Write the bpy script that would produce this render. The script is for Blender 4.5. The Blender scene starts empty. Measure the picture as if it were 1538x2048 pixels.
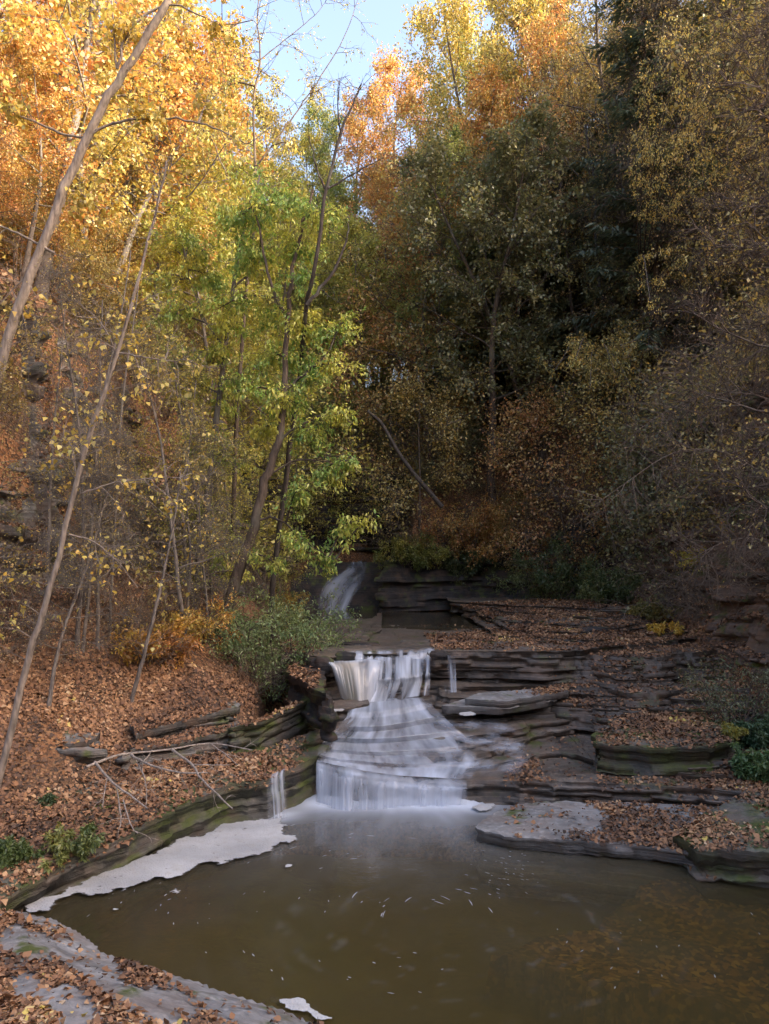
import bpy, math, random
import numpy as np
from mathutils import Vector, geometry
from mathutils.bvhtree import BVHTree

SC = bpy.context.scene
COL = SC.collection
RNG = np.random.default_rng(7)
PI = math.pi

# ------------------------------------------------------------------ camera
F = 1500.0; CX, CY = 769.0, 1024.0; HZ = 1130.0; CH = 4.5
TH = math.atan((HZ - CY) / F)
FW = np.array([0, math.cos(TH), math.sin(TH)]); UP = np.array([0, -math.sin(TH), math.cos(TH)])
CAM = np.array([0, 0, CH])

def ray(px, py):
    return FW + np.array([1., 0, 0]) * (px - CX) / F + UP * (CY - py) / F
def PZ(px, py, z):
    d = ray(px, py); return CAM + d * ((z - CH) / d[2])
def PY(px, py, Y):
    d = ray(px, py); return CAM + d * (Y / d[1])
def proj(p):
    q = np.atleast_2d(p) - CAM
    w = np.maximum(q @ FW, 0.01)
    return CX + F * q[:, 0] / w, CY - F * (q @ UP) / w

cam = bpy.data.cameras.new('Camera'); co = bpy.data.objects.new('Camera', cam); COL.objects.link(co)
co.location = (0, 0, CH); co.rotation_euler = (PI / 2 + TH, 0, 0)
cam.sensor_fit = 'VERTICAL'; cam.sensor_height = 36; cam.lens = 36 * F / 2048
cam.clip_end = 2000; SC.camera = co

# ------------------------------------------------------------------ noise
def _h(ix, iy, iz, seed):
    n = (ix.astype(np.int64) * 374761393 + iy.astype(np.int64) * 668265263 + iz.astype(np.int64) * 1274126177 + seed * 974711) & 0xffffffff
    n = ((n ^ (n >> 13)) * 1274126177) & 0xffffffff
    n = ((n ^ (n >> 15)) * 2246822519) & 0xffffffff
    return ((n ^ (n >> 16)) & 0xffffff) / float(0xffffff)
def vnoise(x, y, z=None, seed=0):
    x = np.asarray(x, float); y = np.asarray(y, float)
    z = np.zeros_like(x) if z is None else np.asarray(z, float) + 0 * x
    ix, iy, iz = np.floor(x), np.floor(y), np.floor(z)
    fx, fy, fz = x - ix, y - iy, z - iz
    fx, fy, fz = [t * t * (3 - 2 * t) for t in (fx, fy, fz)]
    r = 0
    for a in (0, 1):
        for b in (0, 1):
            for c in (0, 1):
                w = (fx if a else 1 - fx) * (fy if b else 1 - fy) * (fz if c else 1 - fz)
                r = r + w * _h(ix + a, iy + b, iz + c, seed)
    return r * 2 - 1
def fbm(x, y, z=None, oct=4, seed=0):
    r = 0; a = .5; f = 1.
    for i in range(oct):
        r = r + a * vnoise(np.asarray(x) * f, np.asarray(y) * f, None if z is None else np.asarray(z) * f, seed + i * 17)
        a *= .5; f *= 2.03
    return r
def sstep(a, b, x):
    t = np.clip((x - a) / (b - a), 0, 1); return t * t * (3 - 2 * t)

# ------------------------------------------------------------------ mesh helpers
def mesh_np(name, v, faces, mat=None, smooth=False, fattr=None, vattr=None):
    me = bpy.data.meshes.new(name)
    v = np.asarray(v, np.float32)
    if not isinstance(faces, (list, tuple)): faces = [faces]
    faces = [np.asarray(f, np.int32) for f in faces if len(f)]
    me.vertices.add(len(v)); me.vertices.foreach_set('co', v.ravel())
    loops = np.concatenate([f.ravel() for f in faces])
    tot = np.concatenate([np.full(len(f), f.shape[1], np.int32) for f in faces])
    st = np.concatenate([[0], np.cumsum(tot)[:-1]]).astype(np.int32)
    me.loops.add(len(loops)); me.loops.foreach_set('vertex_index', loops)
    me.polygons.add(len(tot)); me.polygons.foreach_set('loop_start', st)
    me.update(calc_edges=True)
    if smooth: me.polygons.foreach_set('use_smooth', np.ones(len(tot), bool))
    for src, dom in ((fattr, 'FACE'), (vattr, 'POINT')):
        for k, a in (src or {}).items():
            at = me.attributes.new(k, 'FLOAT', dom); at.data.foreach_set('value', np.asarray(a, np.float32))
    if mat: me.materials.append(mat)
    return me

def obj(name, me, parent=None, color=None, b=None, loc=None):
    o = bpy.data.objects.new(name, me); COL.objects.link(o)
    if parent: o.parent = parent
    if color is not None: o.color = (*color, 1)
    if b is not None: o['leaf_b'] = list(map(float, b))
    if loc is not None: o.location = loc
    return o
def tag(o, label, cat, group=None, kind=None):
    if kind: o['kind'] = kind
    if label: o['label'] = label
    if cat: o['category'] = cat
    if group: o['group'] = group
    return o
def thing(name, label, cat, loc=(0, 0, 0), group=None):
    o = bpy.data.objects.new(name, None); COL.objects.link(o); o.location = loc
    o.empty_display_size = .2
    return tag(o, label, cat, group)
def struct(o, label=None):
    o['kind'] = 'structure'
    if label: o['label'] = label
    return o

class Geo:
    def __init__(s): s.v = []; s.q = []; s.n = 0
    def add(s, v, q):
        s.v.append(v); s.q.append(np.asarray(q) + s.n); s.n += len(v)
    def mesh(s, name, mat, smooth=True):
        if not s.v: return None
        return mesh_np(name, np.concatenate(s.v), np.concatenate(s.q), mat, smooth)

_ring = {}
def tube(g, pts, rad, k):
    pts = np.asarray(pts, float); n = len(pts)
    rad = np.broadcast_to(np.asarray(rad, float), (n,))
    t = np.gradient(pts, axis=0); t /= np.linalg.norm(t, axis=1, keepdims=True) + 1e-9
    m = np.abs(t.mean(0)); ref = np.eye(3)[int(np.argmin(m))]
    u = np.cross(t, ref); u /= np.linalg.norm(u, axis=1, keepdims=True) + 1e-9
    w = np.cross(t, u)
    a = np.arange(k) * 2 * PI / k
    v = pts[:, None] + rad[:, None, None] * (np.cos(a)[None, :, None] * u[:, None] + np.sin(a)[None, :, None] * w[:, None])
    key = (n, k)
    if key not in _ring:
        i = np.arange(n - 1)[:, None] * k; j = np.arange(k)[None]; j2 = (j + 1) % k
        _ring[key] = np.stack([i + j, i + j2, i + k + j2, i + k + j], -1).reshape(-1, 4)
    g.add(v.reshape(-1, 3), _ring[key])

def catmull(p, n):
    p = np.asarray(p, float)
    if len(p) == 2: return p[0] + (p[1] - p[0]) * np.linspace(0, 1, n)[:, None]
    e = np.concatenate([[2 * p[0] - p[1]], p, [2 * p[-1] - p[-2]]])
    t = np.linspace(0, len(p) - 1 - 1e-6, n); i = t.astype(int); f = (t - i)[:, None]
    a, b, c, d = e[i], e[i + 1], e[i + 2], e[i + 3]
    return .5 * (2 * b + (c - a) * f + (2 * a - 5 * b + 4 * c - d) * f ** 2 + (3 * b - a - 3 * c + d) * f ** 3)
def resample(p, n):
    p = np.asarray(p, float); s = np.concatenate([[0], np.cumsum(np.linalg.norm(np.diff(p, axis=0), axis=1))])
    t = np.linspace(0, s[-1], n)
    return np.stack([np.interp(t, s, p[:, k]) for k in range(p.shape[1])], 1)
def norm(v):
    v = np.asarray(v, float); return v / (np.linalg.norm(v, axis=-1, keepdims=True) + 1e-9)

DIA = (np.array([(0, 0, 0), (.5, .32, .07), (1, 0, -.05), (.5, -.32, .07)]), 4)
HEART = (np.array([(0, 0, 0), (.12, .30, .06), (.42, .42, .09), (1, 0, -.12), (.42, -.42, .09), (.12, -.30, .06)]), 6)
NEED = (np.array([(0, 0, 0), (.4, .13, .02), (1, 0, -.1), (.4, -.13, .02)]), 4)
LONG = (np.array([(0, 0, 0), (.45, .2, .05), (1, 0, -.15), (.45, -.2, .05)]), 4)
def leaves(name, pos, d, nrm, size, mat, tmpl=DIA, rng=RNG, tint=None):
    T, k = tmpl; n = len(pos)
    d = norm(d); s = norm(np.cross(nrm, d)); nn = np.cross(d, s)
    size = np.broadcast_to(size, (n,))[:, None, None]; curl = rng.normal(1.2, 1.6, (n, 1, 1)) if tmpl is HEART else 1.
    v = pos[:, None] + size * (T[None, :, 0:1] * d[:, None] + T[None, :, 1:2] * s[:, None] + T[None, :, 2:3] * curl * nn[:, None])
    f = np.arange(n * k).reshape(n, k)
    return mesh_np(name, v.reshape(-1, 3), f, mat, False, {'tint': rng.random(n) if tint is None else tint})

# ------------------------------------------------------------------ materials
class NT:
    def __init__(s, name):
        s.m = bpy.data.materials.new(name); s.m.use_nodes = True
        s.t = s.m.node_tree; s.t.nodes.clear(); s.out = s.n('ShaderNodeOutputMaterial')
    def n(s, typ, **kw):
        nd = s.t.nodes.new(typ)
        for k, v in kw.items():
            if k.startswith('i_'):
                key = k[2:]
                key = int(key) if key.isdigit() else key.replace('_', ' ')
                if hasattr(v, 'is_linked') or isinstance(v, bpy.types.NodeSocket): s.t.links.new(v, nd.inputs[key])
                else: nd.inputs[key].default_value = v
            else: setattr(nd, k, v)
        return nd
    def math(s, op, a, b=0., c=None, clamp=False):
        nd = s.n('ShaderNodeMath', operation=op, use_clamp=clamp, i_0=a, i_1=b)
        if c is not None:
            if isinstance(c, bpy.types.NodeSocket): s.t.links.new(c, nd.inputs[2])
            else: nd.inputs[2].default_value = c
        return nd.outputs[0]
    def mix(s, fac, a, b, mode='MIX'):
        nd = s.n('ShaderNodeMix', data_type='RGBA', blend_type=mode)
        for i, v in ((0, fac), (6, a), (7, b)):
            if isinstance(v, bpy.types.NodeSocket): s.t.links.new(v, nd.inputs[i])
            else: nd.inputs[i].default_value = v if i == 0 else (*v[:3], 1)
        return nd.outputs[2]
    def mixs(s, fac, a, b):
        return s.n('ShaderNodeMixShader', i_0=fac, i_1=a, i_2=b).outputs[0]
    def attr(s, name, typ='GEOMETRY'):
        return s.n('ShaderNodeAttribute', attribute_name=name, attribute_type=typ)
    def noise(s, vec, scale, detail=4., rough=.55):
        return s.n('ShaderNodeTexNoise', i_Vector=vec, i_Scale=scale, i_Detail=detail, i_Roughness=rough).outputs[0]
    def ramp(s, fac, stops):
        nd = s.n('ShaderNodeValToRGB', i_0=fac); e = nd.color_ramp.elements
        while len(e) < len(stops): e.new(.5)
        for el, (p, c) in zip(e, stops):
            el.position = p; el.color = (*c, 1) if not isinstance(c, float) else (c, c, c, 1)
        return nd.outputs[0]
    def rng(s, v, a, b, c=0., d=1.):
        return s.n('ShaderNodeMapRange', i_0=v, i_1=a, i_2=b, i_3=c, i_4=d).outputs[0]
    def done(s, sh):
        s.t.links.new(sh, s.out.inputs[0]); return s.m
    def pos(s): return s.n('ShaderNodeNewGeometry').outputs['Position']
    def scalev(s, v, sc):
        return s.n('ShaderNodeVectorMath', operation='MULTIPLY', i_0=v, i_1=sc).outputs[0]

def mat_foliage():
    t = NT('foliage')
    oi = t.n('ShaderNodeObjectInfo'); b = t.attr('leaf_b', 'OBJECT').outputs['Color']
    ti = t.attr('tint').outputs['Fac']
    nz = t.noise(t.pos(), .8, 2.)
    f = t.math('ADD', t.math('MULTIPLY', ti, .7), t.math('MULTIPLY', t.math('SUBTRACT', nz, .5), 2.6))
    c = t.mix(t.rng(f, .1, .6), oi.outputs['Color'], b)
    h = t.n('ShaderNodeHueSaturation', i_Hue=t.rng(ti, 0., 1., .482, .518), i_Saturation=t.rng(ti, 0, 1, 1.02, .85), i_Value=t.rng(t.math('FRACT', t.math('MULTIPLY', ti, 7.31)), 0., 1., .7, 1.5), i_Color=c).outputs[0]
    d = t.n('ShaderNodeBsdfDiffuse', i_Color=h).outputs[0]
    tr = t.n('ShaderNodeBsdfTranslucent', i_Color=t.mix(1., h, (1.15, 1.05, .7), 'MULTIPLY')).outputs[0]
    g = t.n('ShaderNodeBsdfGlossy', i_Color=(1, 1, 1, 1), i_Roughness=.45).outputs[0]
    return t.done(t.mixs(.035, t.mixs(.42, d, tr), g))

def mat_bark():
    t = NT('bark'); oi = t.n('ShaderNodeObjectInfo').outputs['Color']
    p = t.n('ShaderNodeTexCoord').outputs['Object']
    n1 = t.noise(t.scalev(p, (9., 9., 2.)), 2., 5.); n2 = t.noise(p, 1.6, 3.)
    c = t.mix(t.rng(n1, .3, .7), t.mix(1., oi, (.45, .42, .4), 'MULTIPLY'), t.mix(1., oi, (1.35, 1.3, 1.25), 'MULTIPLY'))
    c = t.mix(t.rng(n2, .55, .7, 0., .45), c, (.20, .20, .15))
    bp = t.n('ShaderNodeBump', i_Strength=.5, i_Distance=.03, i_Height=n1).outputs[0]
    return t.done(t.n('ShaderNodeBsdfPrincipled', i_Base_Color=c, i_Roughness=.9, i_Normal=bp).outputs[0])

def mat_rock(name, base, dark, moss=0., wet=0., warm=0.):
    t = NT(name); p = t.pos(); ge = t.n('ShaderNodeNewGeometry')
    nz = t.n('ShaderNodeSeparateXYZ', i_0=ge.outputs['True Normal']).outputs[2]
    st = t.noise(t.scalev(p, (.7, .7, 16.)), 1., 5., .6)
    n1 = t.noise(p, 1.1, 5.); n2 = t.noise(p, 9., 4.); n3 = t.noise(p, 38., 3.)
    c = t.mix(t.rng(st, .35, .65), dark, base)
    c = t.mix(t.rng(n1, .35, .7, 0., .7), c, [x * .55 for x in base])
    c = t.mix(t.rng(n2, .5, .75, 0., .5), c, [min(1, x * 1.5) for x in base])
    # vertical faces mixed towards the dark colour, uneven by noise
    vert = t.rng(nz, .3, .75, 1., 0.)
    c = t.mix(t.math('MULTIPLY', vert, t.rng(n1, .3, .6, .35, .8)), c, dark)
    if warm: c = t.mix(t.rng(t.noise(p, 2.3, 4.), .45, .65, 0., warm), c, (.17, .10, .06))
    if moss:
        mk = t.math('MULTIPLY', t.rng(t.noise(p, 1.7, 5.), .62 - moss * .25, .70 - moss * .15), t.rng(nz, -.2, .5, .35, 1.))
        c = t.mix(mk, c, t.mix(n2, (.035, .05, .012), (.11, .13, .03)))
    hgt = t.math('ADD', t.math('ADD', t.math('MULTIPLY', st, 1.2), t.math('MULTIPLY', n2, .5)), t.math('MULTIPLY', n3, .18))
    bp = t.n('ShaderNodeBump', i_Strength=.75, i_Distance=.05, i_Height=hgt).outputs[0]
    ro = t.rng(n1, .35, .65, .85 - .5 * wet, .95 - .55 * wet)
    return t.done(t.n('ShaderNodeBsdfPrincipled', i_Base_Color=c, i_Roughness=ro, i_Normal=bp, **{'i_Specular_IOR_Level': .35 + .2 * wet}).outputs[0])

def mat_litter_ground(name='leafy_soil', k=1.):
    t = NT(name); p = t.pos()
    v = t.n('ShaderNodeTexVoronoi', i_Vector=p, i_Scale=20.); v2 = t.n('ShaderNodeTexVoronoi', i_Vector=p, i_Scale=7.)
    rnd = t.n('ShaderNodeSeparateColor', i_0=v.outputs['Color']).outputs[0]
    c = t.ramp(rnd, [(0., (.05 * k, .03 * k, .018 * k)), (.35, (.15 * k, .075 * k, .035 * k)), (.7, (.26 * k, .12 * k, .05 * k)), (1., (.36 * k, .2 * k, .09 * k))])
    c = t.mix(t.rng(t.noise(p, .5, 4.), .45, .62, 0., .75), c, (.055 * k, .042 * k, .03 * k))
    bp = t.n('ShaderNodeBump', i_Strength=.8, i_Distance=.05, i_Height=t.math('ADD', v.outputs['Distance'], v2.outputs['Distance'])).outputs[0]
    return t.done(t.n('ShaderNodeBsdfPrincipled', i_Base_Color=c, i_Roughness=.95, i_Normal=bp).outputs[0])

def mat_fallen():
    t = NT('fallen_leaf'); ti = t.attr('tint').outputs['Fac']
    c = t.ramp(ti, [(0., (.04, .026, .017)), (.25, (.11, .06, .035)), (.5, (.24, .122, .06)), (.72, (.34, .18, .085)), (.88, (.47, .29, .15)), (.96, (.54, .40, .25)), (1., (.60, .45, .11))])
    d = t.n('ShaderNodeBsdfPrincipled', i_Base_Color=c, i_Roughness=.7).outputs[0]
    return t.done(d)

def mat_pool():
    t = NT('pool_water'); p = t.pos()
    mk = t.attr('milk').outputs['Fac']
    n1 = t.noise(t.scalev(p, (1., .8, 1.)), 1.4, 3.); n2 = t.noise(t.scalev(p, (1., 1.6, 1.)), 9., 3.)
    hgt = t.math('ADD', n1, t.math('MULTIPLY', n2, .25))
    bp = t.n('ShaderNodeBump', i_Strength=.12, i_Distance=.08, i_Height=hgt).outputs[0]
    body = t.n('ShaderNodeBsdfDiffuse', i_Color=(.098, .074, .026, 1)).outputs[0]
    tr = t.n('ShaderNodeBsdfTransparent', i_Color=(.74, .66, .36, 1)).outputs[0]
    b = t.mixs(.62, body, tr)
    b = t.mixs(mk, b, t.n('ShaderNodeBsdfDiffuse', i_Color=(.62, .67, .74, 1)).outputs[0])
    fr = t.n('ShaderNodeFresnel', i_IOR=1.33, i_Normal=bp).outputs[0]
    gl = t.n('ShaderNodeBsdfGlossy', i_Color=(1, 1, 1, 1), i_Roughness=.09, i_Normal=bp).outputs[0]
    return t.done(t.mixs(fr, b, gl))

def mat_white(name='white_water', col=(.64, .70, .80)):
    t = NT(name); den = t.attr('den').outputs['Fac']; cr = t.attr('cream').outputs['Fac']
    c = t.mix(cr, col, (.78, .68, .50))
    w = t.n('ShaderNodeBsdfDiffuse', i_Color=c).outputs[0]
    tl = t.n('ShaderNodeBsdfTranslucent', i_Color=c).outputs[0]
    w = t.mixs(.3, w, tl)
    w = t.mixs(.08, w, t.n('ShaderNodeBsdfGlossy', i_Roughness=.3).outputs[0])
    return t.done(t.mixs(den, t.n('ShaderNodeBsdfTransparent').outputs[0], w))

def mat_foam():
    t = NT('foam'); p = t.pos(); n = t.noise(p, 9., 5.); n2 = t.noise(p, 1.2, 3.); n3 = t.noise(t.scalev(p, (1., 1.5, 1.)), 4., 5., .65)
    v = t.n('ShaderNodeTexVoronoi', i_Vector=p, i_Scale=34.)
    c = t.mix(t.rng(n2, .35, .65), (.36, .36, .36), (.52, .52, .51)); c = t.mix(t.rng(n, .5, .7, 0., .35), c, (.36, .32, .26))
    bp = t.n('ShaderNodeBump', i_Strength=.5, i_Distance=.02, i_Height=t.math('ADD', n, v.outputs['Distance'])).outputs[0]
    w = t.n('ShaderNodeBsdfPrincipled', i_Base_Color=c, i_Roughness=.8, i_Normal=bp).outputs[0]
    a = t.rng(t.math('SUBTRACT', t.attr('den').outputs['Fac'], t.math('ADD', t.math('MULTIPLY', n3, 1.5), t.math('MULTIPLY', n, .4))), -.33, -.17)
    return t.done(t.mixs(a, t.n('ShaderNodeBsdfTransparent').outputs[0], w))

def mat_bed():
    t = NT('pool_bed'); p = t.pos()
    lf = t.attr('leafy').outputs['Fac']
    v = t.n('ShaderNodeTexVoronoi', i_Vector=p, i_Scale=17.)
    rnd = t.n('ShaderNodeSeparateColor', i_0=v.outputs['Color']).outputs[0]
    lc = t.ramp(rnd, [(0., (.03, .018, .006)), (.5, (.14, .07, .015)), (.8, (.32, .15, .03)), (1., (.5, .3, .07))])
    mud = t.mix(t.noise(p, .9, 4.), (.085, .07, .03), (.16, .13, .055))
    c = t.mix(lf, mud, lc)
    return t.done(t.n('ShaderNodeBsdfPrincipled', i_Base_Color=c, i_Roughness=.9).outputs[0])

M_FOL = mat_foliage(); M_BARK = mat_bark(); M_SOIL = mat_litter_ground(); M_FALL = mat_fallen()
M_SLAB = mat_rock('grey_shale', (.33, .325, .315), (.11, .105, .10), moss=.10, wet=.25, warm=.3)
M_WET = mat_rock('wet_shale', (.18, .148, .118), (.042, .036, .031), moss=.15, wet=.8, warm=.35)
M_MOSSY = mat_rock('mossy_shale', (.17, .16, .135), (.05, .047, .04), moss=.8, wet=.3, warm=.3)
M_CLIFF = mat_rock('cliff_shale', (.25, .245, .225), (.08, .076, .07), moss=.25, wet=.1, warm=.5)
M_BROWN = mat_rock('brown_shale', (.24, .18, .14), (.08, .058, .045), moss=.3, wet=.05, warm=.8)
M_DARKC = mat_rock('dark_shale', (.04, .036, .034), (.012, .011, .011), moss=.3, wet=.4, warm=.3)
M_POOL = mat_pool(); M_WHITE = mat_white(); M_FOAM = mat_foam(); M_BED = mat_bed()

# ------------------------------------------------------------------ terrain
# plan of the gorge floor: x, y, z0, bank slope, bank width, cliff height, cliff width, hill slope, max rise
GV = np.array([
    (-9.5, -30, 1.0, .5, 5, 4, 3, .6, 34), (-8.8, 7, .25, .6, 4.6, 5, 2, .7, 34), (-4.75, 13.2, .72, .72, 4.9, 6.3, 1.4, .75, 34),
    (-2.8, 16.1, 1.2, .66, 4.8, 6, 1.4, .75, 34), (-3.2, 20, 2.3, .6, 4, 6, 1.5, .75, 32), (-4.2, 25, 2.7, .6, 2.4, 6, 1.5, .75, 30),
    (-4.7, 31, 2.9, .8, .8, 6.5, 1.5, .7, 24), (-4.3, 38, 4.9, 1., .5, 4, 2, .55, 20), (-0.2, 38, 4.9, 1., .5, 4, 2, .62, 22),
    (.3, 33.6, 2.7, .5, .3, 3., .8, 1.1, 52), (5, 33.8, 2.8, .5, .4, 3.2, 1., 1.2, 60), (9.6, 30, 2.9, .5, .6, 5, 1.6, 1.2, 62),
    (8.9, 24, 2.9, .5, .6, 7, 2.6, 1.1, 58), (8.3, 17, 2.1, .5, .9, 7, 2.6, .95, 50), (8.6, 12, .9, .5, .9, 7, 3, .95, 50), (10.5, -30, .9, .5, 2, 7, 3, .95, 50)])

def gorge(x, y):
    """distance outside the floor outline, and the bank's parameters at the nearest point"""
    x = np.asarray(x, float).ravel(); y = np.asarray(y, float).ravel()
    best = np.full(len(x), 1e9); par = np.zeros((len(x), 7)); ins = np.zeros(len(x), bool)
    n = len(GV)
    for i in range(n):
        a, b = GV[i], GV[(i + 1) % n]
        ex, ey = b[0] - a[0], b[1] - a[1]
        t = np.clip(((x - a[0]) * ex + (y - a[1]) * ey) / (ex * ex + ey * ey), 0, 1)
        d = np.hypot(x - a[0] - t * ex, y - a[1] - t * ey)
        m = d < best; best = np.where(m, d, best)
        p = a[2:] + (b[2:] - a[2:]) * t[:, None]
        par[m] = p[m]
        c = ((a[1] > y) != (b[1] > y)); 
        with np.errstate(divide='ignore', invalid='ignore'):
            xi = a[0] + (y - a[1]) * ex / (ey if ey else 1e-9)
        ins ^= c & (x < xi)
    return np.where(ins, -best, best), par

def hill(x, y, rough=True):
    x = np.asarray(x, float); sh = x.shape; xr = x.ravel(); yr = np.asarray(y, float).ravel()
    d, p = gorge(xr, yr)
    d2 = d + (fbm(xr * .25, yr * .25, oct=3, seed=5) * 1.6 * sstep(.5, 5, d) if rough else 0)
    dd = np.maximum(d2, 0)
    z0, s1, w1, hc, wc, s2, mx = p.T
    h = np.minimum(dd, w1) * s1 + sstep(0, 1, (dd - w1) / wc) * hc
    up = np.maximum(dd - w1 - wc, 0) * s2
    up = mx * (1 - np.exp(-up / mx)) if rough is not None else up
    h = z0 + h + up
    if rough:
        h = h + fbm(xr * .9, yr * .9, oct=4, seed=9) * .28 * sstep(0, 1.5, d) + fbm(xr * .09, yr * .09, oct=3, seed=3) * 3. * sstep(4, 25, d)
    floor = np.where(yr < 14, -1.6, np.where(yr < 19, -.2, np.where(yr < 60, 1.4, 3.9)))
    t = sstep(-.35, 0.02, d)
    return (floor * (1 - t) + h * t).reshape(sh)

def axis(lo, hi, c0, c1, fine, coarse):
    a = np.arange(c0, c1, fine)
    l, st = [], fine
    v = c0
    while v > lo: st = min(st * 1.06, coarse); v -= st; l.append(v)
    r = []; v = a[-1]; st = fine
    while v < hi: st = min(st * 1.06, coarse); v += st; r.append(v)
    return np.concatenate([l[::-1], a, r])
def grid_faces(nx, ny):
    i = np.arange(ny - 1)[:, None] * nx; j = np.arange(nx - 1)[None]
    return np.stack([i + j, i + j + 1, i + nx + j + 1, i + nx + j], -1).reshape(-1, 4)
ax = axis(-400, 400, -13, 13, .13, 14); ay = axis(-300, 600, 8, 38, .13, 14)
gx, gy = np.meshgrid(ax, ay)
gz = hill(gx, gy)
terrain_v = np.stack([gx, gy, gz], -1).reshape(-1, 3); terrain_f = grid_faces(len(ax), len(ay))
struct(obj('hillside', mesh_np('hillside', terrain_v, terrain_f, M_SOIL, True)), 'leaf covered gorge sides and wooded hills')

BVHS = []
def add_bvh(v, f, key):
    v = np.asarray(v); BVHS.append((BVHTree.FromPolygons(v.tolist(), [tuple(q) for q in f]), key, *v[:, 0:2].min(0), *v[:, 0:2].max(0)))
def inside(poly, x, y):
    r = np.zeros(np.shape(x), bool); n = len(poly)
    for i in range(n):
        a, b = poly[i], poly[(i + 1) % n]
        c = (a[1] > y) != (b[1] > y)
        r ^= c & (x < a[0] + (y - a[1]) * (b[0] - a[0]) / ((b[1] - a[1]) or 1e-9))
    return r

# ------------------------------------------------------------------ streambed of stepped shale
def front(z, pts):
    f = [PZ(px, py, z)[:2] for px, py in pts]
    return np.array(f + [(14, f[-1][1] + .5), (14, 44), (-6, 44), (-6, f[0][1] + .2)])
def patch(z, pts): return np.array([PZ(px, py, z)[:2] for px, py in pts])
TERR = [  # height, front edge in the picture, drop, how far the face steps outward
    (.5, [(560, 1500, .8), (636, 1520, .74), (700, 1540, .62), (800, 1551, .5), (932, 1560, .41), (1100, 1567, .44), (1300, 1577, .5), (1450, 1588, .52), (1640, 1602, .55)], 1.2, .0),
    (.66, [(590, 1494, .82), (690, 1510, .72), (760, 1528, .62), (860, 1536, .55), (960, 1534, .54), (1040, 1520, .56), (1130, 1508, .6), (1240, 1545, .62), (1450, 1556, .64), (1640, 1566, .66)], .4, .5),
    (.8, [(590, 1480, .88), (690, 1490, .82), (760, 1508, .75), (860, 1512, .7), (960, 1506, .7), (1040, 1480, .74), (1110, 1464, .78), (1180, 1455, .8), (1290, 1520, .78), (1450, 1530, .8), (1640, 1540, .82)], .4, .4),
    (.96, [(590, 1466), (660, 1462), (740, 1476), (850, 1474), (980, 1470), (1100, 1446), (1190, 1440), (1280, 1462), (1440, 1470), (1640, 1480)], .4, .3),
    (1.08, [(590, 1450), (690, 1452), (760, 1450), (850, 1432), (900, 1446), (1010, 1434), (1120, 1430), (1230, 1434), (1640, 1445)], .4, .2),
    (1.2, [(590, 1434), (660, 1438), (720, 1438), (800, 1434), (850, 1418), (900, 1428), (1060, 1420), (1180, 1414), (1320, 1424), (1640, 1430)], .4, .4),
    (1.3, [(590, 1420), (660, 1425), (720, 1430), (800, 1424), (850, 1408), (900, 1414), (1060, 1406), (1180, 1412), (1320, 1424), (1640, 1434)], .5, 1.1),
    (1.46, [(590, 1398), (650, 1396), (700, 1392), (850, 1384), (890, 1394), (1000, 1392), (1110, 1388), (1220, 1396), (1380, 1408), (1640, 1412)], .5, 1.1),
    (1.6, [(590, 1384), (660, 1380), (700, 1376), (850, 1372), (890, 1374), (1080, 1376), (1200, 1380), (1290, 1391), (1430, 1382), (1640, 1396)], .5, 1.1),
    (1.74, [(590, 1372), (660, 1366), (700, 1362), (860, 1352), (1080, 1360), (1180, 1362), (1290, 1370), (1430, 1360), (1640, 1376)], .5, 1.1),
    (1.92, [(590, 1345), (760, 1338), (860, 1333), (1100, 1342), (1170, 1342), (1260, 1351), (1400, 1339), (1640, 1352)], .5, 1.1),
    (2.08, [(590, 1328), (660, 1330), (760, 1330), (860, 1322), (1050, 1328), (1160, 1326), (1260, 1337), (1400, 1324), (1640, 1334)], .5, 1.1),
    (2.24, [(590, 1318), (660, 1322), (760, 1320), (860, 1314), (1050, 1316), (1160, 1314), (1300, 1320), (1450, 1306), (1640, 1312)], .5, 1.1),
    (2.4, [(570, 1300), (650, 1312), (700, 1306), (770, 1308), (870, 1303), (1000, 1304), (1150, 1303), (1300, 1290), (1450, 1280), (1640, 1284)], .4, .0),
    (2.47, [(560, 1290), (640, 1286), (705, 1282), (748, 1272), (765, 1258)], .2, .3),
    (2.5, [(960, 1246), (985, 1272), (1060, 1276), (1200, 1284), (1320, 1274), (1450, 1268), (1640, 1270)], .3, .3),
    (2.6, [(965, 1236), (1010, 1260), (1090, 1264), (1200, 1270), (1320, 1258), (1450, 1254), (1640, 1258)], .3, .3),
    (2.72, [(955, 1228), (985, 1240), (1100, 1248), (1230, 1258), (1350, 1245), (1640, 1250)], .4, .2),
    (2.84, [(930, 1216), (1000, 1224), (1100, 1232), (1250, 1240), (1400, 1232), (1640, 1236)], .4, .2),
    (2.98, [(900, 1204), (1010, 1212), (1120, 1218), (1250, 1224), (1400, 1216), (1640, 1220)], .4, .2),
]
def joint(sv, lay, wdt, seed):
    k = np.floor(sv / wdt + lay * .37 + .35 * vnoise(sv * .6, sv * 0, seed=seed)); return _h(k, k * 0 + lay, k * 0, seed) - .5
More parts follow.
